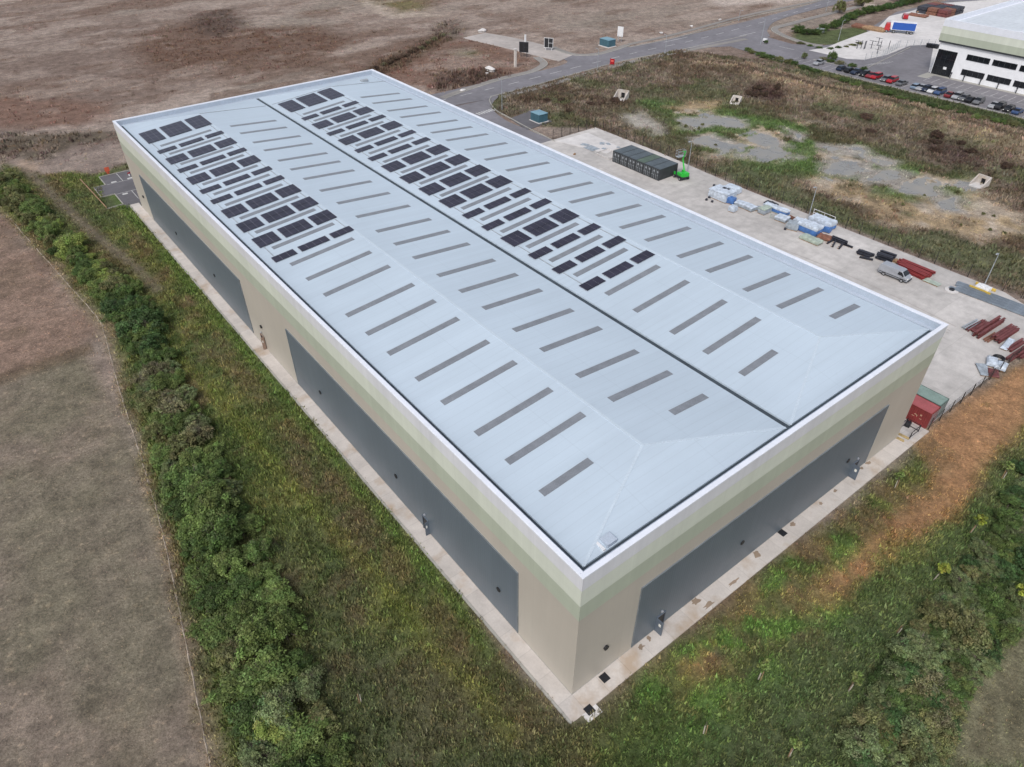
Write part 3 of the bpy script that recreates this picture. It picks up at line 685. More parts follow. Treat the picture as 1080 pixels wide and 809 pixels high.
for q in ([(-3.1, 159), (-3.1, 153.4), (-5.6, 153.4), (-5.6, 147), (-2.8, 147), (-2.8, 140.4), (-6.2, 140.0)], [(-3.1, 159), (8, 159)]): ribbon(kb, q, -.09, .09, -.2, .11)
struct('car_park_kerb', kb, M['kerb'])
for (px, py, s0, s1) in ((701, 632, 1.0, .45), (702, 0, 0, 0)):
    pass
mudspots = [((733.5, 634.5), 1.0, .8), ((748, 638), 1.2, .45), ((798, 585), .9, .75), ((774, 614), 1.3, .28), ((836, 553), .7, .4), ((866, 531.5), .5, .35), ((881, 517.5), .5, .35), ((915, 488.5), .7, .45), ((909, 494), .4, .4), ((684, 673), .5, .6), ((676, 683), .7, .4)]
b = MB()
for (pp, rx, ry) in mudspots:
    cx, cy = G(*pp); pts = []
    for i in range(14):
        a = 2*math.pi*i/14; r = random.uniform(.4, 1.05); pts.append((cx+rx*r*math.cos(a)*.8, max(-2.0, min(-.05, cy+ry*r*math.sin(a)*.8))))
    b.prism(pts, .031, .036)
struct('mud_patches', b, M['mud'])
b = MB()
for c0, r0, a0_, a1_ in (((78, 6), 7.5, .2, 1.9), ((78, 6), 9.4, .2, 1.9), ((84, 3), 12, 1.2, 2.6), ((84, 3), 13.9, 1.2, 2.6), ((72, 12), 6, -1.2, .6), ((92, 30), 16, 2.4, 3.6), ((92, 30), 17.9, 2.4, 3.6)):
    ribbon(b, [(c0[0]+r0*math.cos(a0_+(a1_-a0_)*i/24), c0[1]+r0*math.sin(a0_+(a1_-a0_)*i/24)) for i in range(25)], -.12, .12, .001, .004)
for x0 in (66, 67.9, 88, 89.9): ribbon(b, [(x0+math.sin(i*.35)*1.2, 8+i*4) for i in range(22)], -.11, .11, .001, .004)
struct('tyre_marks', b, mat('tyre_mark', (.40, .37, .35), .85, vary=.12, scale=.6))
# worn sheep track, the thin pale line across the left field
pts = smooth([(-22.7, 170), (-23.7, 157), (-20.6, 120), (-18.6, 98), (-18.9, 91), (-20.8, 76), (-22.6, 58.6), (-24.2, 45), (-26.6, 30), (-29.3, 14.6), (-31.2, 5), (-34, -12)], 26)
pts = [(x+.03*math.sin(i*.9)+random.uniform(-.03, .03), y) for i, (x, y) in enumerate(pts)]
b = MB(); P = pts; V = []; F_ = []
for i, (x, y) in enumerate(P):
    wd = random.uniform(.06, .14); z0 = float(terrain(np.array([x]), np.array([y]))[0])
    V += [(x-wd, y, z0-.02), (x, y, z0+.09), (x+wd, y, z0-.02)]
for i in range(len(P)-1): F_ += [(3*i, 3*i+1, 3*i+4, 3*i+3), (3*i+1, 3*i+2, 3*i+5, 3*i+4)]
b.add(V, F_); struct('trodden_path', b, mat('trodden_earth', (.33, .28, .23), .95, vary=.35, scale=.5, fine=.3))

# ------------------------------------------------------------------ warehouse
wh = thing('warehouse', 'huge pale warehouse with banded cream and sage walls and a rooflit light blue roof', 'warehouse', (0, 0, 0))
def wallring(name, m, z0, z1, off=0., t=.3):
    b = MB(); o = -off
    b.box(o, A-o, o, o+t, z0, z1); b.box(o, A-o, B-o-t, B-o, z0, z1); b.box(o, o+t, o+t, B-o-t, z0, z1); b.box(A-o-t, A-o, o+t, B-o-t, z0, z1)
    return b.build(name, M[m], wh)
wallring('wall', 'beige', .12, 12.0)
b = MB(); 
for q in ((-.03, A+.03, -.03, .3), (-.03, A+.03, B-.3, B+.03), (-.03, .3, .3, B-.3), (A-.3, A+.03, .3, B-.3)): b.box(*q, -.3, .12)
b.build('plinth', M['kerb'], wh)
wallring('sage_band', 'sage_band', 12.0, 14.1, .02)
wallring('cream_band', 'cream_band', 14.1, 16.24, .04)
wallring('white_band', 'white_band', 16.24, 17.82, .06)
b = MB(); o = -.09
K = .42
b.box(o, A-o, o, K, 17.82, 18.0); b.box(o, A-o, B-K, B-o, 17.82, 18.0); b.box(o, K, K, B-K, 17.82, 18.0); b.box(A-K, A-o, K, B-K, 17.82, 18.0)
b.build('coping', M['coping'], wh, bevel=.03)
b = MB(); b.box(.3, A-.3, .3, .40, 16.6, 17.82); b.box(.3, A-.3, B-.40, B-.3, 16.6, 17.82); b.box(.3, .40, .40, B-.40, 16.6, 17.82); b.box(A-.40, A-.3, .40, B-.40, 16.6, 17.82)
b.box(.40, A-.40, .40, 1.0, 16.6, 17.0); b.box(.40, A-.40, B-1.0, B-.40, 16.6, 17.0); b.box(.40, 1.0, 1.0, B-1.0, 16.6, 17.0); b.box(A-1.0, A-.40, 1.0, B-1.0, 16.6, 17.0)
b.build('parapet_lining', mat('parapet_lining', (.42, .48, .56), .5, vary=.05), wh)
# corner trims
for cx, cy in ((0, 0), (A, 0), (A, B), (0, B)):
    MB().box(cx-.10, cx+.10, cy-.10, cy+.10, .12, 17.7).build('corner_trim', M['sage_band' if 0 else 'beige'], wh) if False else None
for (x0, x1, y0, y1) in ((0, 0, 8.25, 59.45), (0, 0, 76.3, 127.5), (7.9, 49.6, 0, 0), (8, 50, B, B), (A, A, 12, 124)):
    b = MB()
    if x0 == x1:
        sx = -1 if x0 == 0 else 1
        b.box(min(x0, x0+sx*.10), max(x0, x0+sx*.10), y0, y1, .3, 9.85); c = b.build('cladding_panel', M['dark_clad'], wh)
        f = MB(); f.box(min(x0, x0+sx*.13), max(x0, x0+sx*.13), y0-.1, y0, .25, 9.95); f.box(min(x0, x0+sx*.13), max(x0, x0+sx*.13), y1, y1+.1, .25, 9.95); f.box(min(x0, x0+sx*.13), max(x0, x0+sx*.13), y0, y1, 9.85, 9.95)
    else:
        sy = -1 if y0 == 0 else 1
        b.box(x0, x1, min(y0, y0+sy*.10), max(y0, y0+sy*.10), .3, 9.85); c = b.build('cladding_panel', M['dark_clad'], wh)
        f = MB(); f.box(x0-.1, x0, min(y0, y0+sy*.13), max(y0, y0+sy*.13), .25, 9.95); f.box(x1, x1+.1, min(y0, y0+sy*.13), max(y0, y0+sy*.13), .25, 9.95); f.box(x0, x1, min(y0, y0+sy*.13), max(y0, y0+sy*.13), 9.85, 9.95)
    f.build('trim', mat('cladding_trim', (.15, .175, .195), .5), c)
# round wall vents
for i, y in enumerate((11.2, 31.2, 51.0, 71.0, 90.6, 110.4, 131.0)):
    b = MB(); b.cyl((.0, y, 4.2), (-.16, y, 4.2), .26, n=16); b.cyl((-.16, y, 4.2), (-.20, y, 4.2), .30, n=16); b.build('wall_vent', M['black'], wh)
for x in (3.9, 23.9, 43.9):
    b = MB(); b.cyl((x, 0, 4.2), (x, -.16, 4.2), .26, n=16); b.cyl((x, -.16, 4.2), (x, -.20, 4.2), .30, n=16); b.build('wall_vent', M['black'], wh)
# escape doors: projecting blue-grey leaf standing open, flat black plate painting the shaded opening, lamp above
dm = mat('door_blue_grey', (.10, .125, .16), .45, vary=.06)
def door(axis, u, m=dm, w_=1.0):
    fr = MB(); lf = MB(); rc = MB(); lp = MB()
    def bx(b, u0, u1, n0, n1, z0, z1):
        b.box(u0, u1, -n1, -n0, z0, z1) if axis == 'x' else b.box(-n1, -n0, u0, u1, z0, z1)
    bx(rc, u-.55, u+.55, .10, .13, .12, 2.3)
    bx(fr, u-.65, u-.55, .10, .2, .12, 2.4); bx(fr, u+.55, u+.65, .10, .2, .12, 2.4); bx(fr, u-.55, u+.55, .10, .2, 2.3, 2.4)
    bx(lf, u-.62, u-.57, .2, w_, .12, 2.3)
    bx(lp, u-.11, u+.11, .10, .26, 2.78, 2.98)
    d = rc.build('door', M['black'], wh); fr.build('frame', m, d); l = lf.build('leaf', m, d)
    w = wl = MB(); bx(w, u-.64, u-.625, .2+(w_-.2)*.35, .2+(w_-.2)*.7, 1.35, 1.75); w.build('vision_pane', M['lens'], d)
    lp.build('bulkhead_lamp', M['silver'], wh)
door('x', 11.7); door('x', 46.7); door('y', 25.1, w_=.6)
door('y', 71.6, mat('door_terracotta', (.27, .19, .15), .6, vary=.06), .6)
# roof
ZE, ZR, HW = 17.1, 18.3, A/4
def roofz(x, y):
    k = (ZR-ZE)/(HW-1.27); xb = x if x < A/2 else A-x
    d = xb-1.27 if xb < HW else (A/2-.36-xb)*(HW-1.27)/(HW-.36)
    return ZE+min(d*k, (y-1.27)*(ZR-ZE)/6.28, (B-1.27-y)*(ZR-ZE)/6.28)
b = MB()
for x0, xm, x1 in ((1.27, HW, A/2-.36), (A/2+.36, A-HW, A-1.27)):
    V = [(x0, 1.27, ZE), (x1, 1.27, ZE), (x1, B-1.27, ZE), (x0, B-1.27, ZE), (xm, 7.55, ZR), (xm, B-7.55, ZR)]
    b.add(V, [(0, 1, 4), (1, 2, 5, 4), (2, 3, 5), (3, 0, 4, 5)])
    b.add([(x0, 1.27, ZE-.25), (x1, 1.27, ZE-.25), (x1, B-1.27, ZE-.25), (x0, B-1.27, ZE-.25), (x0, 1.27, ZE), (x1, 1.27, ZE), (x1, B-1.27, ZE), (x0, B-1.27, ZE)], [(0, 1, 5, 4), (1, 2, 6, 5), (2, 3, 7, 6), (3, 0, 4, 7)])
roof = b.build('roof', M['roof'], wh)
b = MB(); b.box(1.0, A-1.0, 1.0, B-1.0, 16.7, 16.9); b.build('gutter', M['gutter'], wh)
# ridge and hip cappings
def strip_on(b, p, q, wd, hh=.05):
    p = Vector(p); q = Vector(q); d = (q-p); nrm = Vector((-d.y, d.x, 0)).normalized()*wd/2; u = Vector((0, 0, hh))
    V = [p-nrm, p+nrm, q+nrm, q-nrm]; V = [v-Vector((0, 0, .02)) for v in V]+[v+u for v in V]
    b.add(V, [(3,2,1,0),(4,5,6,7),(0,1,5,4),(1,2,6,5),(2,3,7,6),(3,0,4,7)])
rm = mat('ridge_capping', (.50, .58, .655), .4, vary=.03)
for x0, xm, x1 in ((1.27, HW, A/2-.36), (A/2+.36, A-HW, A-1.27)):
    b = MB(); strip_on(b, (xm, 7.55, ZR), (xm, B-7.55, ZR), .34, .03)
    for p, q in (((x0, 1.27, ZE), (xm, 7.55, ZR)), ((x1, 1.27, ZE), (xm, 7.55, ZR)), ((x0, B-1.27, ZE), (xm, B-7.55, ZR)), ((x1, B-1.27, ZE), (xm, B-7.55, ZR))): strip_on(b, p, q, .28, .02)
    b.build('ridge_capping', rm, roof)
# rooflights: one strip = one sub-part
SKY_Y = [9.35, 14.4, 19.4, 25.4, 30.4, 36.4, 41.4, 46.4, 52.4, 57.4, 62.4, 68.4, 74.5, 80.4, 86.4, 91.5, 96.5, 102.6, 107.6, 113.7, 118.7]
SPAN = [((3.55, 13.15), (3.55, 9.5)), ((16.9, 26.0), (20.6, 25.9)), ((31.8, 41.2), (31.8, 37.6)), ((45.1, 54.35), (48.7, 54.4))]
for si, (full, short) in enumerate(SPAN):
    for k, y in enumerate(SKY_Y):
        x0, x1 = short if k == 0 else full; b = MB(); hy = .44
        P = [(x0, y-hy), (x1, y-hy), (x1, y+hy), (x0, y+hy)]
        V = [(px, py, roofz(px, py)-.05) for px, py in P]+[(px, py, roofz(px, py)+.045) for px, py in P]
        b.add(V, [(3,2,1,0),(4,5,6,7),(0,1,5,4),(1,2,6,5),(2,3,7,6),(3,0,4,7)])
        b.build('skylight', M['skylight'], roof)
# access hatch near the front corner, valley boxes
b = MB(); z = roofz(4.6, 1.9); b.box(4.05, 5.2, 1.35, 2.35, z-.3, z+.32); h = h = b.build('roof_hatch', bpy.data.materials['parapet_lining'], wh, bevel=.04)
b = MB(); b.box(3.55, 3.8, 1.3, 2.45, z-.2, z+.1); b.build('walkway', M['white'], wh)
b = MB(); b.box(51.5, 53.2, 130.2, 131.0, 17.5, 17.9); b.build('roof_box', M['galv'], wh)
# conduits across the far end and down the arrays
for x0, x1 in ((14.6, 28.2), (29.6, 57)):
    b = MB(); n_ = 8
    for i in range(n_):
        xa, xb = x0+(x1-x0)*i/n_, x0+(x1-x0)*(i+1)/n_; b.cyl((xa, 129.1, roofz(xa, 129.1)+.06), (xb, 129.1, roofz(xb, 129.1)+.06), .05, n=6)
    b.build('conduit', M['galv'], wh)
for x, y0, y1 in ((2.75, 66, 124), (13.9, 66, 124), (31.1, 33, 124), (42.4, 33, 124)):
    b = MB(); b.box(x-.045, x+.045, y0, y1, roofz(x, 60)+.02, roofz(x, 60)+.10); b.build('conduit', M['galv'], wh)

# ------------------------------------------------------------------ solar arrays
pm = MB(); pm.box(-.52, .52, -.80, .80, 0, .035, 0); pm_me = pm.mesh('panel', M['pv'])
ROWS = {0: [(121.4, 4), (115.0, 1), (108.6, 2), (103.9, 1), (97.6, 2), (92.9, 1), (88.0, 1), (81.65, 2), (75.6, 2), (69.6, 2), (64.3, 1)],
        2: [(121.6, 4), (115.25, 1), (108.9, 2), (104.2, 1), (97.9, 2), (93.1, 1), (88.15, 1), (81.8, 2), (75.7, 2), (69.7, 2), (63.8, 2), (59.0, 1), (54.0, 1), (47.7, 2), (43.05, 1), (38.0, 1), (32.55, 1)]}
COLS = {0: [(2.25, 3), (6.2, 4), (11.15, 3)], 2: [(30.5, 3), (34.55, 4), (39.6, 3)]}
PW = {3: 3.25/3, 4: 4.32/4}
side = {0: 'left roof bay', 2: 'right roof bay'}
nb = ['outer', 'middle', 'inner']
for si in (0, 2):
    for r, (y0, nr) in enumerate(ROWS[si]):
        for cidx, (x0, nc) in enumerate(COLS[si]):
            pw = PW[nc]; size = {1: 'thin', 2: 'double', 4: 'large'}[nr]
            pos = ['left', 'middle', 'right'][cidx]
            lab = f"{size} solar array, {pos} block, {ordinal(r)} row from the far end, {side[si]}"
            wdt = nc*pw; hgt = nr*1.66
            z0 = roofz(x0+.01, y0+1 if y0 > 10 else y0)
            slope = math.atan((roofz(x0+3, 60)-roofz(x0, 60))/3)
            t = thing('solar_array', lab, 'solar panels', (x0, y0, roofz(x0, y0 if y0 < B/2 else 60)+.10), 0, 'solar arrays on the warehouse roof')
            t.rotation_euler = (0, -slope, 0)
            fb = MB()
            for j in range(nr*2):
                yy = .35+j*.83; fb.box(-.05, wdt+.05, yy-.03, yy+.03, -.11, -.01)
            for i in range(nc+1): fb.box(i*pw-.02, i*pw+.02, 0, hgt, -.01, .02)
            fb.build('rail', M['pvframe'], t)
            for i in range(nc):
                for j in range(nr):
                    o = bpy.data.objects.new('panel', pm_me); COL.objects.link(o); o.parent = t; o.location = ((i+.5)*pw, (j+.5)*1.66, 0)

# ------------------------------------------------------------------ drains
def drain(px, surround, lab):
    x, y = G(*px, .03); t = thing('drain_cover', lab, 'drain cover', (x, y, .03))
    b = MB(); b.box(-.42, .42, -.42, .42, 0, .012)
    for i in range(7): b.box(-.38+i*.12, -.34+i*.12, -.38, .38, .012, .03)
    b.build('grate', M['black'], t)
    if surround:
        b = MB(); b.box(-.85, .85, -.85, .85, -.3, -.004) ; b.build('surround', M['white'] if False else M['concrete_pad'], t)
drain((637.6, 714.7), False, 'dark square drain grate on the path just right of the warehouse corner')
drain((621.6, 748.6), True, 'dark square drain with a pale concrete surround at the corner of the path')
drain((825.3, 562), False, 'dark square drain grate halfway along the right-hand path')

# ------------------------------------------------------------------ fences
def fence(name, label, pts, h, step, m, cat='fence', wires=True, t=.05):
    f = thing(name, label, cat, (pts[0][0], pts[0][1], 0)); ox, oy = pts[0]
    mb = MB(); n = 0
    for i in range(len(pts)-1):
        p, q = np.array(pts[i]), np.array(pts[i+1]); L = np.linalg.norm(q-p); k = max(1, int(round(L/step)))
        d = (q-p)/L
        for j in range(k+(i == len(pts)-2)):
            c = p+(q-p)*j/k-np.array((ox, oy))
            MB().box(c[0]-t, c[0]+t, c[1]-t, c[1]+t, -.1, h).build('post', m, f) if n < 95 else None; n += 1
        p = p-np.array((ox, oy)); q = q-np.array((ox, oy))
        if wires:
            for z in np.linspace(.12, h-.08, 4): mb.cyl((p[0], p[1], z), (q[0], q[1], z), .013, n=4)
            kk = int(L/.6)
            for j in range(kk): c = p+(q-p)*j/kk; mb.box(c[0]-.010, c[0]+.010, c[1]-.010, c[1]+.010, 0.05, h-.05)
    if wires: mb.build('mesh_panel', m, f)
    return f
fm = mat('fence_dark', (.035, .032, .03), .7)
fence('security_fence', 'long dark mesh security fence between the concrete yard and the marsh', [(107.4, 5.5), (107.5, 66), (108.8, 90), (108.8, 112.9)], 2.4, 3.0, fm)
fence('security_fence', 'short dark mesh fence along the back of the concrete pad by the access road', [(108.6, 113.0), (94.2, 113.0)], 2.4, 3.0, fm)
fence('security_fence', 'dark mesh fence between the red soil bank and the storage yard', [(62.6, -1.75), (103.6, -1.75), (107.4, 5.2)], 2.0, 3.0, fm)
fence('yard_fence', 'grey mesh fence and gates between the far car park and lorry yard', PX([(912, 64), (930, 60.5), (948, 50), (985, 49)]), 2.4, 2.5, M['galv'])
b = MB(); p0, p1 = (-6.9, 159.5), (-6.2, 140.1)
r = thing('timber_rail', 'low brown timber edging rail beside the small car park', 'rail', (*p0, 0))
ribbon(b, [(0, 0), (p1[0]-p0[0], p1[1]-p0[1])], -.09, .09, .28, .46); b.build('rail', M['wood'], r)
for i in range(9):
    MB().box(-.06+(p1[0]-p0[0])*i/8, .06+(p1[0]-p0[0])*i/8, -19.4*i/8-.06, -19.4*i/8+.06, -.1, .28).build('post', M['wood'], r)

# ------------------------------------------------------------------ containers
def container(label, x0, y0, L, Wd, along, side_m, roof_m, doors, loc_group=None, marks=None):
    """x0,y0 lower corner; along 'x' or 'y'; doors = face direction"""
    t = thing('shipping_container', label, 'container', (x0, y0, 0), 0, loc_group); H = 2.59
    lx, ly = (L, Wd) if along == 'x' else (Wd, L)
    b = MB(); b.box(.06, lx-.06, .06, ly-.06, .12, H-.08)
    for i in range(int(ly/.28)):
        y = .12+i*.28
        if y+.14 < ly-.1: b.box(.02, .06, y, y+.14, .18, H-.14); b.box(lx-.06, lx-.02, y, y+.14, .18, H-.14)
    for i in range(int(lx/.28)):
        x = .12+i*.28
        if x+.14 < lx-.1: b.box(x, x+.14, .02, .06, .18, H-.14); b.box(x, x+.14, ly-.06, ly-.02, .18, H-.14)
    b.build('body', side_m, t)
    f = MB()
    for cx in (0, lx-.14):
        for cy in (0, ly-.14): f.box(cx, cx+.14, cy, cy+.14, 0, H)
    f.box(.14, lx-.14, 0, .08, 0, .16); f.box(.14, lx-.14, ly-.08, ly, 0, .16); f.box(0, .08, .14, ly-.14, 0, .16); f.box(lx-.08, lx, .14, ly-.14, 0, .16)
    f.box(.14, lx-.14, 0, .07, H-.1, H); f.box(.14, lx-.14, ly-.07, ly, H-.1, H); f.box(0, .07, .14, ly-.14, H-.1, H); f.box(lx-.07, lx, .14, ly-.14, H-.1, H)
    f.build('frame', side_m, t)
    rf = MB(); rf.box(.07, lx-.07, .07, ly-.07, H-.08, H-.03)
    n_ = int((lx if along == 'x' else ly)/.5)
    for i in range(n_):
        if along == 'x': rf.box(.3+i*.5, .5+i*.5, .15, ly-.15, H-.03, H-.012)
        else: rf.box(.15, lx-.15, .3+i*.5, .5+i*.5, H-.03, H-.012)
    rf.build('roof', roof_m, t)
    for k in (0, 1):
        d = MB(); bars = MB()
        if doors == '-x':
            a0 = .16+k*(ly-.32)/2; d.box(-.02, .02, a0+.01, a0+(ly-.32)/2-.01, .18, H-.14)
            for u in (.3, .8): bars.cyl((-.05, a0+u, .2), (-.05, a0+u, H-.2), .028, n=6); bars.box(-.09, -.03, a0+u-.06, a0+u+.16, 1.05, 1.13)
            bars.box(-.035, -.022, a0+.15, a0+.55, 1.7, 2.1)
        else:
            a0 = .16+k*(lx-.32)/2; d.box(a0+.01, a0+(lx-.32)/2-.01, -.02, .02, .18, H-.14)
            for u in (.3, .8): bars.cyl((a0+u, -.05, .2), (a0+u, -.05, H-.2), .028, n=6)
        dd = d.build('door', side_m, t); bars.build('lock_bar', M['galv'], dd)
    return t
y = 92.9; names = ['leftmost', 'second from the left', 'third from the left', 'fourth and green-roofed one', 'fifth from the left', 'rightmost one beside the lift']
for i in range(6):
    y -= 2.48
    container(f"charcoal shipping container, {names[i]} of six", 95.5, y, 6.06, 2.44, 'x', M['cont_black'], M['cont_greentop'] if i == 3 else M['cont_top'], '-x', 'charcoal containers in a block')
t = container('red shipping container beside the right-hand corner of the warehouse', 62.25, -1.45, 6.06, 2.44, 'y', M['cont_red'], M['cont_redtop'], '-y')
b = MB()
for (y_, z_, w_, h_) in ((1.5, 1.35, .5, .10), (1.55, 1.15, .12, .3), (1.0, 1.5, .25, .25), (.9, 1.0, .3, .08), (1.9, 1.0, .35, .07)): b.box(.005, .018, y_, y_+w_, z_, z_+h_)
b.build('marking', mat('faded_lettering', (.50, .32, .22), .7), t)
container('green shipping container with a paler roof next to the red one', 64.85, -1.3, 6.06, 2.44, 'y', M['cont_green'], M['cont_gtop'], '-y')

# ------------------------------------------------------------------ beams, stacks, bags
def seg(p0, p1, z=0):
    a, c = np.array(G(*p0, z)), np.array(G(*p1, z)); m_ = (a+c)/2; d = c-a
    return m_, float(np.linalg.norm(d)), math.atan2(d[1], d[0])
def ibeam(b, L, y, z, s=.3, mi=0):
    b.box(-L/2, L/2, y-s/2, y+s/2, z, z+.03, mi); b.box(-L/2, L/2, y-s/2, y+s/2, z+s-.03, z+s, mi); b.box(-L/2, L/2, y-.015, y+.015, z+.03, z+s-.03, mi)
def bundle(label, p0, p1, width, layers, m, s=.3, jit=.4, L=None, name='steel_beams', cat='steel beams', group=None, rot=0):
    c, ln, a = seg(p0, p1); L = L or ln
    t = thing(name, label, cat, (c[0], c[1], 0), a+rot, group)
    sk = MB()
    for x in (-L*.35, 0, L*.35): sk.box(x-.06, x+.06, -width/2, width/2, 0.002, .10)
    sk.build('timber_bearer', M['wood'], t)
    n_ = max(1, int(width/(s*1.15)))
    for k in range(layers):
        for i in range(n_):
            if k and random.random() < .3: continue
            b = MB(); ibeam(b, L*random.uniform(1-jit*.4, 1), -width/2+s/2+i*(width-s)/max(1, n_-1), .10+k*(s+.02), s)
            o = b.build('beam', m, t); o.location = (random.uniform(-jit, jit)*.5, 0, 0); o.rotation_euler = (0, 0, random.uniform(-.015, .015))
    return t
def stack(name, label, cat, c, size, rz, m, cap=None, capf=.25, jit=.06, bulge=.05, group=None, pallet=True):
    """sheeted pallet load: slightly bulging block over a pallet, cover part on top"""
    lx, ly, lz = size; t = thing(name, label, cat, (c[0], c[1], 0), rz, group)
    zp = .14 if pallet else 0
    if pallet:
        b = MB()
        for i in (-1, 0, 1): b.box(i*(lx/2-.08)-.06, i*(lx/2-.08)+.06, -ly/2, ly/2, .002, .10)
        for i in range(int(ly/.35)): b.box(-lx/2, lx/2, -ly/2+.03+i*.35, -ly/2+.2+i*.35, .10, .14)
        b.build('pallet', M['wood'], t)
    def rough(z0, z1, g, seed):
        b = MB(); nx_, ny_ = max(3, int(lx/.5)), max(3, int(ly/.5)); r_ = random.Random(seed)
        ring = []
        for i in range(nx_): ring.append((-lx/2+lx*i/nx_, -ly/2))
        for i in range(ny_): ring.append((lx/2, -ly/2+ly*i/ny_))
        for i in range(nx_): ring.append((lx/2-lx*i/nx_, ly/2))
        for i in range(ny_): ring.append((-lx/2, ly/2-ly*i/ny_))
        n_ = len(ring); V = []; lev = [(0, .0), (.3, bulge), (.7, bulge*.8), (1., -bulge*.6)]
        for f_, off in lev:
            for (x, y_) in ring:
                k = 1+(off+r_.uniform(-.02, .02)+g)/max(.4, min(lx, ly)/2); V.append((x*k, y_*k, z0+(z1-z0)*f_+(r_.uniform(-jit, jit) if f_ == 1 else 0)))
        F2 = [(j*n_+i, j*n_+(i+1) % n_, (j+1)*n_+(i+1) % n_, (j+1)*n_+i) for j in range(3) for i in range(n_)]
        V.append((0, 0, z1+jit)); top = len(V)-1
        F2 += [(3*n_+i, 3*n_+(i+1) % n_, top) for i in range(n_)]
        return b.add(V, F2)
    rough(zp, lz*(1-capf) if cap else lz, 0, sum(map(ord, label)) % 999).build('load', m, t)
    if cap: rough(lz*(1-capf)-.01, lz, .02, 5).build('cover', cap, t)
    return t
Hy = math.pi/2
t = stack('wrapped_stack', 'largest white-sheeted pallet stack at the left end of the yard materials', 'pallet load', G(761, 209), (3.3, 4.6, 2.0), 0, M['white_wrap'], M['white_wrap'], .15)
b = MB(); b.box(.3, 1.0, -.2, .5, 2.03, 2.16); b.box(.6, 1.2, -1.0, -.4, 2.03, 2.13); b.build('strap_roll', M['dark_steel'], t)
stack('wrapped_stack', 'white-sheeted block behind the largest white stack, by the fence', 'pallet load', G(772, 203), (2.2, 3.2, 1.4), 0, M['white_wrap'])
stack('insulation_pack', 'small royal blue bundle right of the large white stack', 'pallet load', G(771, 214.5), (1.3, 1.5, 1.3), .2, M['blue_wrap'])
stack('bulk_bag', 'single white cube bag standing in front of the blue bundle', 'bag', G(772.5, 223), (1.3, 1.3, 1.2), .1, M['white_wrap'])
stack('insulation_pack', 'pale blue and white sheeted bundle between the blue bundle and the grey one', 'pallet load', G(781, 217.5), (1.7, 2.1, .95), .15, M['grey_wrap'], M['white_wrap'])
stack('insulation_pack', 'grey-blue sheeted bundle with a torn white cover', 'pallet load', G(790, 221), (1.7, 2.4, 1.0), -.1, M['grey_wrap'], M['white_wrap'])
stack('glazing_rack', 'grey sheeted rack at the left of the long blue row', 'pallet load', G(806, 224.5), (2.4, 1.5, 1.3), .0, M['grey_wrap'], M['pale_green'], .2)
stack('insulation_pack', 'long pale blue sheeted stack behind the grey sheeted rack', 'pallet load', G(818, 223.5), (1.4, 5.2, 1.2), .05, M['blue_wrap'], M['white_wrap'], .3)
t = thing('upright_frame', 'pale green upright metal rack leaning beside the grey sheeted rack', 'rack', G(815, 231), .0)
b = MB()
for k in (-.7, .7): b.box(-.04, .04, k-.04, k+.04, 0, 1.5)
b.build('upright', M['pale_green'], t); b = MB()
for z in (.3, .8, 1.42): b.box(-.03, .03, -.66, .66, z, z+.07)
b.build('crossbar', M['pale_green'], t)
stack('wrapped_stack', 'low white-topped pallet right of the pale green rack', 'pallet load', G(824.5, 232.5), (1.9, 2.3, .95), .1, M['grey_wrap'], M['white_wrap'], .4)
stack('bulk_bag', 'wide grey sheeted bag left of the blue-sided stack', 'bag', G(836, 241), (2.1, 2.3, 1.3), .3, M['grey_wrap'])
stack('wrapped_stack', 'front blue-sided stack with a bright white top', 'pallet load', G(853, 245), (2.2, 4.1, 1.9), 0, M['blue_wrap'], M['white_wrap'], .35)
stack('wrapped_stack', 'rear blue-sided stack with a white top, nearest the fence', 'pallet load', G(866, 239), (2.4, 4.6, 1.8), 0, M['blue_wrap'], M['white_wrap'], .5)
t = thing('guard_rail', 'white tubular rail standing behind the blue and white stacks', 'rail', G(868, 232), 0)
b = MB()
for k in (-2.4, 0, 2.4): b.cyl((0, k, 0), (0, k, 1.5), .05)
b.build('post', M['white'], t); b = MB()
for z in (.8, 1.5): b.cyl((0, -2.45, z), (0, 2.45, z), .05)
b.build('rail', M['white'], t)
stack('bulk_bag', 'low pale green sheeted roll in front of the blue-sided stack', 'bag', G(855, 254.5), (1.7, 4.0, .8), 0, M['pale_green'])
stack('rusty_fittings', 'heap of rusty red steel fittings beside the blue stacks', 'scrap pile', G(869, 252), (1.7, 2.3, .7), .3, M['brown_steel'], jit=.2, bulge=.15)
t = stack('dark_sheeting', 'dark navy tarpaulin heap against the fence', 'tarpaulin', G(813, 216), (1.1, 2.2, .6), .1, M['dark_steel'], jit=.2, bulge=.15, pallet=False)
stack('bulk_bag', 'small grey bag left of the grey sheeted rack', 'bag', G(800, 222), (1.0, 1.1, .8), .3, M['grey_wrap'])
stack('wrapped_stack', 'low pale sheeted pallet behind the wide grey bag', 'pallet load', G(842, 234), (1.3, 1.6, .7), .1, M['white_wrap'], jit=.1)
stack('insulation_pack', 'small blue pack between the two blue-sided stacks', 'pallet load', G(872, 245), (1.0, 1.3, 1.1), .2, M['blue_wrap'])
bundle('orange-brown steel pieces laid behind the long blue stack', (832, 229), (846, 236), .9, 1, M['brown_steel'], .22, .6)
bundle('charcoal beam lying lengthwise in the L-shaped stack near the rusty fittings', (877, 252.5), (893, 259), .9, 2, M['dark_steel'])
for i, (p0, p1) in enumerate((((871, 257.5), (879, 253)), ((877, 261), (880, 255)), ((883.5, 263), (888, 258)))):
    bundle(f"short charcoal beam pair laid crosswise, {['left', 'middle', 'right'][i]} of three beside the L-shaped stack", p0, p1, .6, 1, M['dark_steel'])
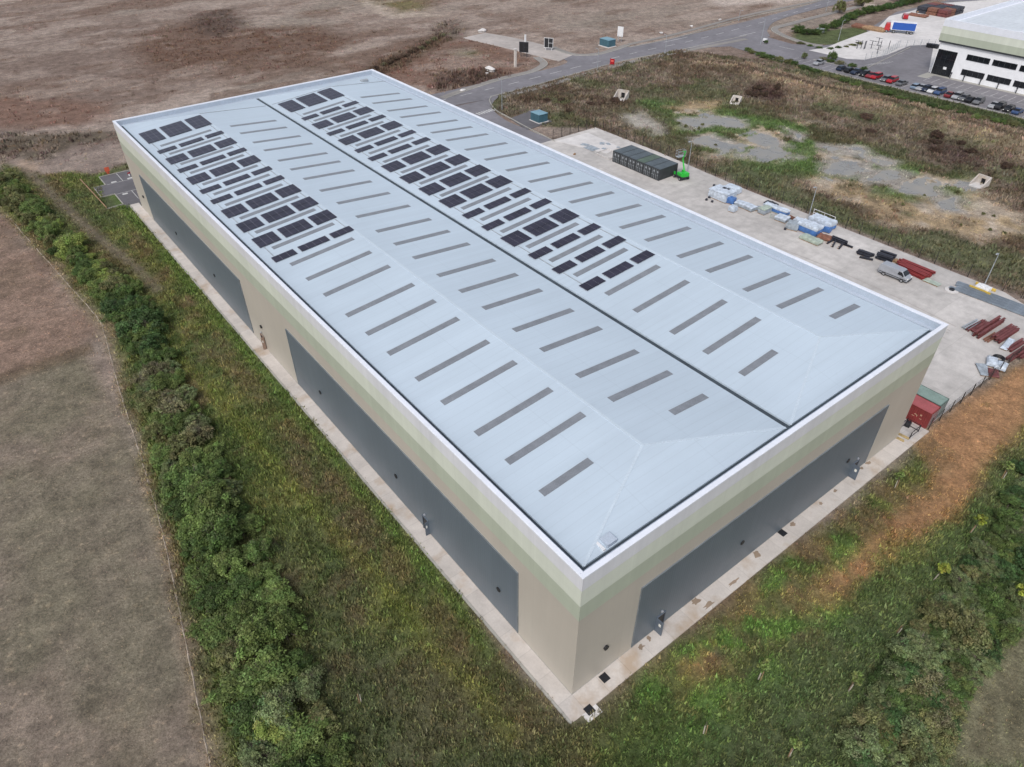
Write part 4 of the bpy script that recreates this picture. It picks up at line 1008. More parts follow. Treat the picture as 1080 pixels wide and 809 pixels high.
bundle('single long charcoal beam reaching right from the L-shaped stack', (890, 258.5), (900, 262.5), .35, 1, M['dark_steel'])
bundle('neat stack of charcoal beams between the L-shaped stack and the van', (904.5, 266), (920, 271.5), 1.8, 2, M['dark_steel'])
bundle('lone charcoal beam in front of the neat charcoal stack', (904.5, 271.5), (920, 275), .4, 1, M['dark_steel'])
t = bundle('black stack of boxed steel beside the back of the silver van', (925.5, 270), (942, 275.5), 2.8, 3, M['dark_steel'], .35, .15)
for i, (p0, p1) in enumerate((((949, 276.5), (985, 291)), ((947, 278.5), (981, 293)), ((946, 281.5), (977, 296)))):
    bundle(f"{['row nearest the fence', 'middle row', 'row nearest the van'][i]} of bright red beams stacked behind the silver van", p0, p1, 1.25, 2, M['red_steel'], .36, .35, name='red_beams', group='bright red beams behind the van')
stack('timber_pallet', 'pale green sheet pallet at the right end of the red beams', 'pallet', G(982.5, 298.5), (1.2, 2.6, .3), 0, M['pale_green'])
stack('timber_crate', 'small orange-brown crate between black and red steel', 'crate', G(945, 276.5), (.9, .9, .5), 0, M['wood'])
for i, off in enumerate((-1.35, -.45, .45, 1.35)):
    c, ln, a = seg((1003, 300), (1100, 336))
    t = thing('steel_decking', ['grey-blue steel decking stack nearest the fence', 'second grey-blue decking stack from the fence', 'third grey-blue decking stack from the fence', 'grey-blue steel decking stack nearest the yard side'][3-i]+' in the long row', 'steel decking', (c[0]+off*math.cos(a+Hy), c[1]+off*math.sin(a+Hy), 0), a, 'long grey-blue decking stacks')
    b = MB(); L_ = ln-random.uniform(0, 3)
    for k in range(3):
        for j in range(4): b.box(-L_/2+k*.15, L_/2-k*.2, -.38+j*.2, -.27+j*.2, .10+k*.07, .16+k*.07)
        b.box(-L_/2, L_/2, -.40, .40, .09+k*.07, .10+k*.07)
    b.build('sheet', mat('decking_steel', (.24, .28, .325), .4, .3, vary=.25, scale=.4) if i == 0 else bpy.data.materials['decking_steel'], t)
    b = MB()
    for x in np.linspace(-L_/2+.5, L_/2-.5, 7): b.box(x-.06, x+.06, -.4, .4, .002, .09)
    b.build('timber_bearer', M['wood'], t)
t = thing('concrete_block', 'white lamp base block with yellow guards beside the decking', 'concrete block', G(1036, 306), 0)
b = MB(); b.box(-.8, .8, -1.1, 1.1, 0, .75); b.box(-.5, .5, -.6, .6, .75, .95); b.build('block', M['white'], t, bevel=.04)
b = MB(); b.box(-1.0, -.85, -1.7, 1.9, .1, .55); b.build('guard', M['yellow'], t); b = MB(); b.box(.9, 1.05, -1.7, 1.7, .1, .55); b.build('guard', M['yellow'], t)
t = thing('manhole', 'open manhole ring with a dark centre on the yard concrete', 'manhole', G(1003.5, 306.2), 0)
b = MB(); b.cyl((0, 0, 0), (0, 0, .12), 1.1, n=20); b.build('ring', M['concrete_pad'], t); b = MB(); b.cyl((0, 0, .12), (0, 0, .3), .45, n=14); b.build('cover', M['black'], t)
# cross-lying bundles at the right of the yard
bundle('white and grey rail bundle left of the dark red steel, yard right side', (1016, 348), (1032, 339.5), 1.0, 1, M['galv'], .22)
bundle('thin dark red sections between the rail bundle and long beam', (1021, 350.5), (1040, 339), 1.1, 1, M['oxide_steel'], .22)
bundle('longest dark red beam stack lying across the right of the yard', (1027.5, 356.5), (1056, 338.5), 1.1, 2, M['oxide_steel'], .38, .1)
bundle('short dark red beams beside the longest beam stack', (1031, 350), (1042, 343), 1.3, 1, M['oxide_steel'], .3)
bundle('middle dark red beam stack with pale fittings on top', (1048, 361), (1070, 347), 1.5, 2, M['oxide_steel'], .32, .4)
bundle('thin brown sections at the foot of the middle beam stack', (1038, 361), (1052, 352.5), .9, 1, M['brown_steel'], .2)
stack('window_pack', 'bright white pack with dark ends between two dark red stacks', 'pallet load', G(1062, 364.5), (3.4, .9, .5), -.25+.35, M['white_wrap'])
bundle('dark red beam stack right of the bright white pack', (1062.5, 371), (1080, 360), .9, 2, M['oxide_steel'], .36, .1)
bundle('dark red beam stack against the right-hand fence', (1062, 381), (1084, 367), .9, 1, M['oxide_steel'], .36, .2)
bundle('bright scuffed beam stack at the frame edge by the fence', (1073, 379), (1096, 364), .8, 2, M['oxide_steel'], .3)
stack('bulk_bag', 'white bulk bag left of the black coil by the fence', 'bag', G(1045, 384), (1.9, 1.2, .9), .4, M['white_wrap'], jit=.12, bulge=.12)
stack('bulk_bag', 'white bulk bag right of the black coil by the fence', 'bag', G(1055, 388.5), (1.8, 1.2, .8), .2, M['white_wrap'], jit=.12, bulge=.12)
stack('sheet_pile', 'flat grey-blue sheet pile left of the white bulk bags', 'sheets', G(1037, 391), (3.0, 1.5, .25), .7, M['grey_wrap'], bulge=.02)
stack('steel_offcuts', 'low dark red steel heap beside the flat grey sheets', 'scrap pile', G(1047, 395), (1.9, 1.3, .45), .5, M['oxide_steel'], jit=.1)
t = thing('cable_coil', 'black cable coil on the ground beside white bulk bags', 'cable coil', G(1052.5, 379.5), 0); b = MB()
for k in range(3):
    for i in range(16):
        a0_, a1_ = 2*math.pi*i/16, 2*math.pi*(i+1)/16; r0 = .62+.08*k; b.cyl((r0*math.cos(a0_), r0*math.sin(a0_), .1+.16*k), (r0*math.cos(a1_), r0*math.sin(a1_), .1+.16*k), .09, n=6)
b.build('coil', M['black'], t)
# barrier and boards by the red container
t = thing('barrier_frame', 'black metal pen of rails in front of the red container', 'barrier', G(957, 455), 0); b = MB(); r2 = MB()
for x, y_ in ((-1.1, -.9), (1.1, -.9), (1.1, .9), (-1.1, .9)): b.box(x-.05, x+.05, y_-.05, y_+.05, -.1, 1.1)
for z in (.15, 1.05):
    for q in ((-1.1, 1.1, -.93, -.87), (-1.1, 1.1, .87, .93), (1.07, 1.13, -.9, .9)): r2.box(*q, z, z+.06)
b.build('post', M['black'], t); r2.build('rail', M['black'], t)
stack('tool_bin', 'small black plastic bin inside the black metal pen', 'bin', G(957, 449), (.8, .6, .7), .2, M['black'], pallet=False)
for i, (pp, l) in enumerate((((947, 463), 1.6), ((951, 460), 1.9))):
    t = thing('timber_board', ['short yellowish timber board lying on the path end', 'longer yellowish timber board nearer the black pen'][i], 'board', (*G(*pp), .03), .1); b = MB(); b.box(-.14, .14, -l/2, l/2, .0, .06); b.box(.22, .36, -l/2+.1, l/2, .0, .05); b.build('plank', mat('ply_board', (.36, .27, .13), .8, vary=.3), t)
for i, pp in enumerate(((745, 211), (748, 208.5), (753, 196), (828, 242), (751, 213), (606, 163))):
    t = thing('loose_block', ['small dark block left of the large white stack', 'second small dark block left of the white stack', 'dark block behind the white stack near the fence', 'thin dark timber on the concrete in front of the grey bag', 'dark board in front of the large white stack', 'small brown object on the yard near the concrete pad'][i], 'block', G(*pp), .5); b = MB(); b.box(-.35, .35, -.25, .25, 0, .22); b.box(-.2, .25, -.15, .2, .22, .32); b.build('block', M['dark_steel'] if i != 5 else M['wood'], t, bevel=.03)
# puddled grey sheets on the concrete pad
for i, (pp, s_) in enumerate((((624, 156.5), (2.6, 3.2)), ((617, 152.8), (1.4, 2.0)), ((635, 151.5), (1.6, 1.2)), ((641.5, 152), (1.4, .9)), ((652, 155.5), (.8, .8)), ((637, 157), (1.0, 1.0)))):
    t = thing('flat_sheet', f"grey sheet lying on the white concrete pad, {ordinal(i)} from the access road", 'sheet', (*G(*pp), .05), i*.4); b = MB(); b.box(-s_[0]/2, s_[0]/2, -s_[1]/2, s_[1]/2, .002, .05); b.box(-s_[0]/3, s_[0]/2.5, -s_[1]/3, s_[1]/3, .05, .08); b.build('sheet', M['grey_wrap'], t)
t = thing('formwork', 'raised square timber formwork at the right of the concrete pad', 'formwork', (*G(642, 163), .05), .0); b = MB()
for q in ((-2.2, 2.2, -2.5, -2.38), (-2.2, 2.2, 2.38, 2.5), (-2.2, -2.08, -2.38, 2.38), (2.08, 2.2, -2.38, 2.38)): b.box(*q, 0, .25)
b.build('frame', M['concrete_pad'], t)

# ------------------------------------------------------------------ vehicles
def wheel_mesh(r, w):
    a, c = MB(), MB(); a.cyl((0, -w/2, 0), (0, w/2, 0), r, n=16); c.cyl((0, -w/2-.01, 0), (0, w/2+.01, 0), r*.6, n=12); return a.mesh('tyre', M['tyre']), c.mesh('rim', M['rim'])
WM = wheel_mesh(.32, .22); WV = wheel_mesh(.35, .24); WL = wheel_mesh(.5, .3)
def wheels(t, pos, wm, r):
    for x, y_ in pos:
        o = bpy.data.objects.new('wheel', wm[0]); COL.objects.link(o); o.parent = t; o.location = (x, y_, r)
        q = bpy.data.objects.new('rim', wm[1]); COL.objects.link(q); q.parent = o
GL = {}
def car(label, loc, rz, paint, kind='hatch'):
    t = thing('parked_car', label, 'car', loc, rz, 'cars parked along the far car park')
    if kind not in GL:
        if kind == 'hatch': bp, gp, rp = [(-2.05, .28), (-2.1, .7), (-2.0, .98), (.95, 1.0), (1.95, .80), (2.1, .55), (2.05, .28)], [(-1.98, .97), (-1.65, 1.42), (.2, 1.45), (1.05, .98)], [(-1.62, 1.40), (-1.55, 1.49), (.1, 1.52), (.3, 1.44)]
        elif kind == 'saloon': bp, gp, rp = [(-2.3, .3), (-2.35, .7), (-2.25, .98), (-1.5, 1.0), (.95, 1.0), (2.05, .82), (2.25, .55), (2.2, .28)], [(-1.75, .98), (-1.0, 1.40), (.1, 1.42), (1.0, .98)], [(-1.0, 1.38), (-.9, 1.46), (0, 1.48), (.2, 1.41)]
        else: bp, gp, rp = [(-2.25, .35), (-2.3, .8), (-2.25, 1.05), (1.05, 1.12), (2.0, .95), (2.2, .65), (2.15, .35)], [(-2.22, 1.04), (-1.95, 1.6), (.25, 1.64), (1.15, 1.1)], [(-1.95, 1.58), (-1.85, 1.69), (.15, 1.72), (.35, 1.62)]
        GL[kind] = (MB().profile(bp, [.84, .88, .86]+[.84]*(len(bp)-5)+[.80, .84]).v, bp, gp, rp)
    _, bp, gp, rp = GL[kind]
    b = MB().profile(bp, [.84, .9, .86]+[.84]*(len(bp)-5)+[.80, .84]); b.build('body', M['car_'+paint], t, bevel=.04)
    MB().profile(gp, [.82, .66, .66, .82]).build('window', M['glass'], t)
    MB().profile(rp, .65).build('roof', M['car_'+paint], t)
    wheels(t, [(-1.3, -.8), (-1.3, .8), (1.3, -.8), (1.3, .8)], WM, .32)
    for s_ in (-1, 1):
        MB().box(2.02, 2.12, s_*.62-.15, s_*.62+.15, .58, .72).build('headlight', M['lens'], t)
    return t
cars = [((862, 66.5), 'lightgrey', 'saloon', 'silver car parked alone at the far left of the row'), ((885, 72.8), 'navy', 'hatch', 'navy car, leftmost of the close-packed row by the grass verge'), ((892.5, 75), 'black', 'hatch', 'black car, second of the close-packed row by the verge'),
        ((901.5, 76), 'navy', 'saloon', 'dark navy car, third of the close-packed row'), ((908, 79), 'black', 'hatch', 'small black car left of the dark red one'), ((915, 80.5), 'darkred', 'saloon', 'dark red car left of the bright red saloon'),
        ((923.5, 81), 'red', 'suv', 'bright red larger car, left of two bright red ones'), ((931, 84.3), 'grey', 'hatch', 'dark grey car between two bright red cars'), ((939.5, 85.3), 'red', 'suv', 'bright red car, right of two bright red ones'),
        ((949.5, 88), 'grey', 'saloon', 'slate grey car right of the bright red ones'), ((964, 92), 'skyblue', 'hatch', 'pale blue car, first after the gap in the row'), ((970, 93), 'lightgrey', 'saloon', 'light grey car next to the pale blue one'), ((976, 94), 'navy', 'hatch', 'navy car left of the white one'),
        ((983, 95.6), 'white', 'hatch', 'white car between two blue ones'), ((992.5, 96.6), 'blue', 'suv', 'blue car left of the maroon one'), ((1001.5, 100), 'darkred', 'saloon', 'maroon car in front of the far office windows'),
        ((1011, 101), 'lightgrey', 'suv', 'silver car right of the maroon one'), ((1017.5, 103), 'grey', 'hatch', 'grey car between silver and charcoal cars'), ((1025, 104.8), 'black', 'saloon', 'charcoal car left of the last one before the gap'), ((1034, 106.2), 'grey', 'suv', 'grey car just before the wider gap'),
        ((1048, 111.2), 'lightgrey', 'saloon', 'grey car just after the wider gap'), ((1055.5, 112), 'black', 'suv', 'black car right after the wider gap'), ((1066, 114), 'black', 'hatch', 'black hatchback second from the right frame edge'), ((1077.5, 115.5), 'blue', 'saloon', 'dark blue car at the right frame edge')]
for i, (pp, paint, kind, lab) in enumerate(cars):
    x, y_ = G(*pp, .6); car(lab, (206.6, y_, 0), random.choice((0, math.pi))+random.uniform(-.03, .03), paint, kind)

# silver van
v = thing('van', 'silver panel van parked on the yard in front of the red beams', 'van', (96.9, 22.6, 0), -Hy+.03)
bp = [(-2.62, .42), (-2.66, 1.0), (-2.6, 1.8), (-2.42, 2.0), (1.05, 2.0), (1.38, 1.92), (2.02, 1.22), (2.5, 1.06), (2.66, .85), (2.66, .42)]
MB().profile(bp, [.95, .97, .90, .84, .84, .82, .93, .92, .88, .90]).build('body', M['silver'], v, bevel=.05)
b = MB(); b.quad([(1.44, -.74, 1.88), (1.44, .74, 1.88), (2.04, .84, 1.235), (2.04, -.84, 1.235)]); b.quad([(1.42, -.74, 1.86), (1.42, .74, 1.86), (2.02, .84, 1.20), (2.02, -.84, 1.20)][::-1]); b.build('windscreen', M['glass'], v)
for s_ in (-1, 1):
    b = MB(); P = [(.75, 1.25), (1.85, 1.25), (1.40, 1.78), (.80, 1.80)]
    b.add([(x, s_*(.985 if z < 1.5 else .90), z) for x, z in P]+[(x, s_*.8, z) for x, z in P], [(0, 1, 2, 3), (7, 6, 5, 4), (0, 4, 5, 1), (1, 5, 6, 2), (2, 6, 7, 3), (3, 7, 4, 0)]); b.build('side_window', M['glass'], v)
    MB().box(2.5, 2.68, s_*.68-.16, s_*.68+.16, .82, 1.0).build('headlight', M['lens'], v)
    MB().box(1.65, 1.85, s_*1.06-.09, s_*1.06+.09, 1.22, 1.45).build('mirror', M['black'], v)
    MB().box(-2.5, 2.45, s_*.955-.02, s_*.955+.02, .62, .72).build('side_moulding', M['black'], v)
MB().box(2.62, 2.74, -.85, .85, .38, .62).build('bumper', M['black'], v, bevel=.03)
MB().box(-2.73, -2.62, -.85, .85, .38, .6).build('bumper', M['black'], v, bevel=.03)
MB().box(-2.66, -2.60, -.9, .9, .6, 1.75).build('rear_door', M['silver'], v)
wheels(v, [(-1.55, -.86), (-1.55, .86), (1.72, -.86), (1.72, .86)], WV, .35)

# green lift
gx0, gy0 = G(718, 188)
v = thing('boom_lift', 'lime green boom lift parked beside the black containers', 'boom lift', (gx0, gy0, 0), Hy*.85)
b = MB(); b.box(-1.3, 1.3, -.85, .85, .35, .75); b.build('chassis', M['dark_steel'], v)
b = MB(); b.box(-1.4, .3, -.9, -.3, .78, 1.35); b.box(-1.4, .3, .3, .9, .78, 1.35); b.box(-1.6, -.8, -.6, .6, .78, 1.55); b.build('turret', M['green'], v, bevel=.08)
b = MB(); b.cyl((-.9, 0, 1.4), (.2, 0, 3.6), .15, .13, 8); b.cyl((.2, 0, 3.6), (-.3, 0, 5.3), .12, .10, 8); b.build('boom', M['green'], v)
b = MB(); b.cyl((-.3, 0, 5.2), (.6, 0, 5.0), .08, n=6); b.build('jib', M['green'], v)
b = MB()
for z in (3.9, 4.45, 5.0):
    for q in ((.6, 1.5, -.9, -.86), (.6, 1.5, .86, .9), (.6, .64, -.86, .86), (1.46, 1.5, -.86, .86)): b.box(*q, z, z+.05)
for x, y_ in ((.6, -.9), (1.45, -.9), (.6, .85), (1.45, .85)): b.box(x, x+.05, y_, y_+.05, 3.9, 5.05)
b.box(.6, 1.5, -.88, .88, 3.86, 3.9); b.build('basket', M['galv'], v)
b = MB(); b.box(-.2, .3, -.5, .5, .76, 1.1); b.box(.75, 1.15, -1.0, -.85, .3, 1.15); b.box(.75, 1.15, .85, 1.0, .3, 1.15); b.build('outrigger', M['green'], v)
wheels(v, [(-.95, -.95), (-.95, .95), (.95, -.95), (.95, .95)], WV, .35); v.scale = (1.15, 1.15, 1.2)

# lorry, red vehicle and stores in the far yard
c, ln, a = seg((933, 33), (963, 35.5))
p0_, p1_ = np.array(G(933, 33.5)), np.array(G(962, 36)); a = math.atan2(*(p0_-p1_)[::-1])
v = thing('lorry', 'lorry with red cab and royal blue curtain-sided box', 'lorry', (*((p0_+p1_)/2), 0), a)
b = MB(); b.box(-5.3, 3.0, -1.25, 1.25, 1.1, 1.3); b.box(-5.3, 3.0, -1.25, 1.25, 3.65, 3.8); b.box(-5.35, -5.2, -1.25, 1.25, 1.3, 3.65); b.box(2.6, 3.05, -1.25, 1.25, 1.3, 3.65)
b.build('box_frame', M['white'], v); b = MB(); b.box(-5.2, 2.6, -1.27, 1.27, 1.25, 3.68); b.build('curtain', mat('curtain_blue', (.02, .09, .38), .4, vary=.06), v)
b = MB(); b.profile([(3.3, .7), (3.3, 3.0), (3.6, 3.2), (4.9, 3.1), (5.15, 1.9), (5.25, .7)], 1.2); b.build('cab', mat('cab_red', (.42, .03, .035), .35), v, bevel=.05)
b = MB(); b.box(3.05, 3.5, -1.2, 1.2, 2.4, 3.7); b.build('wind_deflector', M['white'], v)
b = MB(); b.quad([(4.95, -1.0, 2.95), (4.95, 1.0, 2.95), (5.19, 1.05, 1.95), (5.19, -1.05, 1.95)]); b.build('windscreen', M['glass'], v)
b = MB(); b.box(-5.2, 5.0, -.45, .45, .75, 1.1); b.build('chassis', M['black'], v)
wheels(v, [(4.2, -1.05), (4.2, 1.05), (-3.0, -1.05), (-3.0, 1.05), (-4.2, -1.05), (-4.2, 1.05), (1.8, -1.05), (1.8, 1.05)], WL, .5)
v = thing('red_van', 'small red van in the far yard behind the lorry', 'van', G(954, 19.5), .6)
MB().profile([(-2.3, .35), (-2.35, 1.7), (.8, 1.75), (1.3, 1.1), (2.2, .95), (2.3, .35)], [.9, .85, .8, .85, .85, .88]).build('body', M['car_red'], v, bevel=.05)
MB().box(.5, 1.05, -.86, .86, 1.05, 1.6).build('window', M['glass'], v); wheels(v, [(-1.4, -.82), (-1.4, .82), (1.5, -.82), (1.5, .82)], WM, .32)
for i, (pp, s_, m_, lab) in enumerate((((912, 30), (3, 9, 1.0), 'brown_steel', 'long low brown timber stack left of the lorry'), ((922, 32), (3, 8, 1.1), 'wood', 'second brown stack directly left of the red lorry cab'), ((968, 17), (3.5, 7, .6), 'brown_steel', 'low brown rubble line right of the red van'), ((975, 14), (2.5, 5, .8), 'wood', 'brown pallet heap at the end of the rubble line'))):
    stack('material_stack', lab, 'stack', G(*pp), s_, .1, M[m_], jit=.2, bulge=.1)
t = thing('pallet_racking', 'large dark reddish rack of stillages at the top of the far yard', 'racking', G(990, 14), 0)
for i in range(4):
    for k in range(3):
        b = MB(); x0, y0 = -6+i*3.6, -6+k*4.3
        for z in (0, 1.3): b.box(x0, x0+3.2, y0, y0+3.9, z+.05, z+1.15)
        b.build('stillage', [M['oxide_steel'], M['brown_steel'], M['dark_steel'], M['dark_steel']][(i+k) % 4], t)
for i, pp in enumerate(((979, 50), (983, 50.6), (987, 51.2))):
    t = thing('wheelie_bin', f"dark wheelie bin by the far office corner, {['left', 'middle', 'right'][i]} of three", 'bin', G(*pp), 0, 'bins by the far office'); b = MB(); b.add([(-.5, -.6, .1), (.5, -.6, .1), (.5, .6, .1), (-.5, .6, .1), (-.6, -.7, 1.2), (.6, -.7, 1.2), (.6, .7, 1.2), (-.6, .7, 1.2)], [(3,2,1,0),(4,5,6,7),(0,1,5,4),(1,2,6,5),(2,3,7,6),(3,0,4,7)]); b.build('body', M['black'], t)
    MB().box(-.65, .65, -.75, .75, 1.2, 1.32).build('lid', M['dark_steel'], t)
# cycle shelter / turnstile frames
t = thing('gate_frames', 'cluster of dark gate frames and turnstiles at the far yard entrance', 'gates', G(920, 51), 0); b = MB()
for i in range(9):
    x, y_ = random.uniform(-5, 5), random.uniform(-5, 5); b.box(x-.08, x+.08, y_-.08, y_+.08, 0, 2.6)
    if i % 2: b.box(x-.06, x+.06, y_-1.2, y_+1.2, 2.4, 2.5); b.box(x-.04, x+.04, y_-1.2, y_+1.2, 1.2, 1.28)
b.build('frame', M['dark_steel'], t)

# ------------------------------------------------------------------ far warehouse
fw = thing('office_building', 'white-fronted second warehouse with dark ribbon windows at the top right', 'warehouse', (225.5, 83.2, 0))
D, W2 = 110, 150
b = MB(); b.box(0, D, -W2, 0, -.2, 9.2); b.build('wall', M['brick'], fw)
MB().box(-.5, D, -W2, .4, 9.2, 9.7).build('soffit', M['soffit'], fw)
MB().box(-.7, D+.4, -W2, .6, 9.7, 11.7).build('sage_band', M['sage_band'], fw)
MB().box(-.72, D+.4, -W2, .62, 11.7, 13.7).build('cream_band', M['cream_band'], fw)
b = MB(); b.box(-.74, 0, -W2, .64, 13.7, 15.6); b.box(0, D+.4, .0, .64, 13.7, 15.6); b.box(0, D, -W2, 0, 13.7, 14.3); b.build('parapet', M['coping'], fw)
b = MB(); x0, x1, y0_, y1_, h0, h1 = .6, D, -W2, -.6, 14.3, 16.2
b.add([(x0, y0_, h0+.02), (x1, y0_, h0+.02), (x1, y1_, h0+.02), (x0, y1_, h0+.02), (x0+9, y0_/4-16, h1), (x0+9+84, y0_/4-16, h1)], [(0, 3, 4), (3, 2, 5, 4), (0, 4, 5, 1), (2, 1, 5)]); b.build('roof', M['roof_far'], fw)
def fwin(y0w, y1w, z0, z1):
    a0w, a1w = y1w-83.2, y0w-83.2
    o = MB().box(-.06, .02, a0w, a1w, z0, z1).build('window', M['glass'], fw)
    f = MB(); f.box(-.10, .0, a0w-.08, a0w, z0-.08, z1+.08); f.box(-.10, .0, a1w, a1w+.08, z0-.08, z1+.08); f.box(-.10, .0, a0w, a1w, z1, z1+.08); f.box(-.10, .0, a0w, a1w, z0-.08, z0)
    for k in range(1, 4): f.box(-.09, -.06, a0w+(a1w-a0w)*k/4-.04, a0w+(a1w-a0w)*k/4+.04, z0, z1)
    f.build('frame', M['soffit'], o)
yy = 74.1
for k in range(14): fwin(yy, yy-6.6, 5.8, 7.25); fwin(yy, yy-6.6, 1.55, 3.05); yy -= 7.65
o = MB().box(-.08, .02, -6.1, -.2, 0, 7.2).build('glazed_entrance', M['glass'], fw); f = MB()
for k in range(5): f.box(-.12, -.08, -6.1+k*1.45, -6.04+k*1.45, 0, 7.2)
for z in (0, 2.4, 4.8, 7.1): f.box(-.13, -.08, -6.1, -.2, z, z+.08)
f.build('mullion', M['black'], o); MB().box(-.15, -.10, -4.4, -3.4, 1.9, 2.6).build('door_sign', M['white'], o)
for i, pp in enumerate(((996.5, 84.5), (1014.5, 86), (1033, 89.5), (1052, 93.5), (1072, 98))):
    t = thing('bollard_light', f"dark bollard light before the far office wall, {ordinal(i)} from its left", 'bollard', (224.6, G(*pp)[1], 0), 0, 'bollard lights by the far office'); MB().cyl((0, 0, 0), (0, 0, 1.3), .14, n=8).build('post', M['black'], t); MB().cyl((0, 0, 1.3), (0, 0, 1.75), .24, n=8).build('head', M['dark_steel'], t)

# ------------------------------------------------------------------ lamps, signs, kiosks
def lamp(label, px, ytop, m='galv', arm=1.0, rz=0., h=None):
    p = G(*px); h = h or rise(p, ytop); t = thing('street_lamp', label, 'street lamp', p, rz)
    MB().cyl((0, 0, -.1), (0, 0, h), .10, .05, 8).build('pole', M[m], t)
    b = MB(); b.cyl((0, 0, h-.05), (arm, 0, h+.1), .04, n=6); b.build('arm', M[m], t)
    b = MB(); b.box(arm-.1, arm+.5, -.14, .14, h+.03, h+.16); b.build('lamp_head', M['galv'], t, bevel=.02); return t
lamp('slim grey lamp column at the fence behind the boom lift', (725, 181), 149, arm=.6, rz=math.pi)
lamp('slim grey lamp column at the fence by the blue-sided stacks', (852, 232), 197, arm=.6, rz=math.pi)
lamp('leaning-looking pale lamp column on the white block beside the decking', (1037, 303), 267, arm=.6, rz=math.pi)
lamp('grey lamp column at the access road junction behind the warehouse', (529.5, 116), 85, arm=.8, rz=Hy)
lamp('grey lamp column on the near verge of the main road, right of the red sign', (701, 57), 37, arm=.8, rz=Hy)
lamp('grey lamp column at the far car park junction', (802, 47), 20, arm=.8, rz=Hy)
lamp('thin lamp column on the green verge by the far yard', (884, 43), 22, arm=.8)
lamp('lamp column beside the main road left of the red sign', (630, 73), 52, arm=.8, rz=Hy)
lamp('short lamp column on the far verge near the top of the road', (779, 22), 11, arm=.8, rz=-Hy)
lamp('distant lamp column near the top of the main road', (871, 12), 3, arm=.8, h=5)
def board(label, px, w_, z0, z1, rz, face, frame):
    p = G(*px); t = thing('sign_board', label, 'sign', p, rz)
    for s_ in (-1, 1): MB().box(-.07, .07, s_*w_*.35-.07, s_*w_*.35+.07, -.1, z1).build('post', M[frame], t)
    MB().box(-.16, -.08, -w_/2, w_/2, z0, z1).build('panel', M[face], t)
    b = MB(); b.box(-.18, -.07, -w_/2-.12, -w_/2, z0-.12, z1+.12); b.box(-.18, -.07, w_/2, w_/2+.12, z0-.12, z1+.12); b.box(-.18, -.07, -w_/2, w_/2, z1, z1+.12); b.box(-.18, -.07, -w_/2, w_/2, z0-.12, z0)
    b.box(-.19, -.16, -.05, .05, z0, z1); b.box(-.19, -.16, -w_/2, -.05, (z0+z1)/2-.04, (z0+z1)/2+.04); b.build('frame', M[frame], t); return t
board('black four-panel sign board left of the side road, facing the junction', (552.5, 60), 3.0, 1.6, 4.6, .6, 'black', 'dark_steel')
board('black four-panel sign board with a white frame right of the side road', (578.5, 53), 3.0, .9, 3.9, .6, 'black', 'white')
p = G(653.5, 44); t = thing('sign_board', 'tall plain white sign board on a post beside the teal kiosk', 'sign', p, .35)
MB().cyl((0, .6, -.1), (0, .6, 2.2), .08, n=8).build('post', M['galv'], t); MB().cyl((0, -.6, -.1), (0, -.6, 2.2), .08, n=8).build('post', M['galv'], t); MB().box(-.06, .06, -1.1, 1.1, 1.7, 5.0).build('panel', M['white'], t)
p = G(543.5, 70.5); t = thing('marker_post', 'thick pale stone marker post in the weeds left of the road', 'post', p, 0); MB().box(-.35, .35, -.35, .35, -.1, rise(p, 52)).build('shaft', M['path'], t, bevel=.05); h_ = rise(p, 52); MB().box(-.42, .42, -.42, .42, h_, h_+.15).build('cap', M['concrete_pad'], t)
p = G(554, 45); t = thing('marker_post', 'slim white marker post at the side road behind the black signs', 'post', p, 0); MB().box(-.25, .25, -.25, .25, -.1, rise(p, 37)).build('shaft', M['white'], t, bevel=.04); MB().box(-.3, .3, -.3, .3, rise(p, 37), rise(p, 37)+.1).build('cap', M['white'], t)
def kiosk(label, px, s_, h):
    t = thing('utility_kiosk', label, 'kiosk', G(*px), 0)
    MB().box(-s_[0]/2-.3, s_[0]/2+.3, -s_[1]/2-.3, s_[1]/2+.3, -.1, .12).build('base', M['concrete_pad'], t)
    MB().box(-s_[0]/2, s_[0]/2, -s_[1]/2, s_[1]/2, .12, h).build('cabinet', M['teal'], t, bevel=.03)
    b = MB(); a_, c_ = s_[0]/2+.12, s_[1]/2+.12; b.add([(-a_, -c_, h), (a_, -c_, h), (a_, c_, h), (-a_, c_, h), (-a_*.6, -c_*.6, h+.28), (a_*.6, -c_*.6, h+.28), (a_*.6, c_*.6, h+.28), (-a_*.6, c_*.6, h+.28)], [(3,2,1,0),(4,5,6,7),(0,1,5,4),(1,2,6,5),(2,3,7,6),(3,0,4,7)]); b.build('roof', M['teal_top'], t)
    b = MB(); b.box(-s_[0]/2-.03, -s_[0]/2, -s_[1]/2+.1, -.05, .25, h-.15); b.box(-s_[0]/2-.03, -s_[0]/2, .05, s_[1]/2-.1, .25, h-.15); b.build('door', M['teal'], t)
kiosk('teal substation kiosk on the dark hardstanding by the access road', (568.5, 127.3), (3.0, 3.6), 2.2)
kiosk('teal kiosk beside the main road next to the white sign board', (640.5, 48.2), (3.4, 4.6), 2.3)
t = thing('warning_sign', 'red temporary road sign on the near verge of the main road', 'sign', G(645.5, 68.5), .3); MB().box(-.05, .05, -.8, .8, .25, 1.9).build('panel', M['orange'] if False else M['car_red'], t)
b = MB(); b.box(-.3, .3, -.7, -.62, 0, .25); b.box(-.3, .3, .62, .7, 0, .25); b.box(-.07, -.05, -.5, .5, 1.0, 1.5); b.build('stand', mat('sign_red_trim', (.7, .12, .10), .6), t)
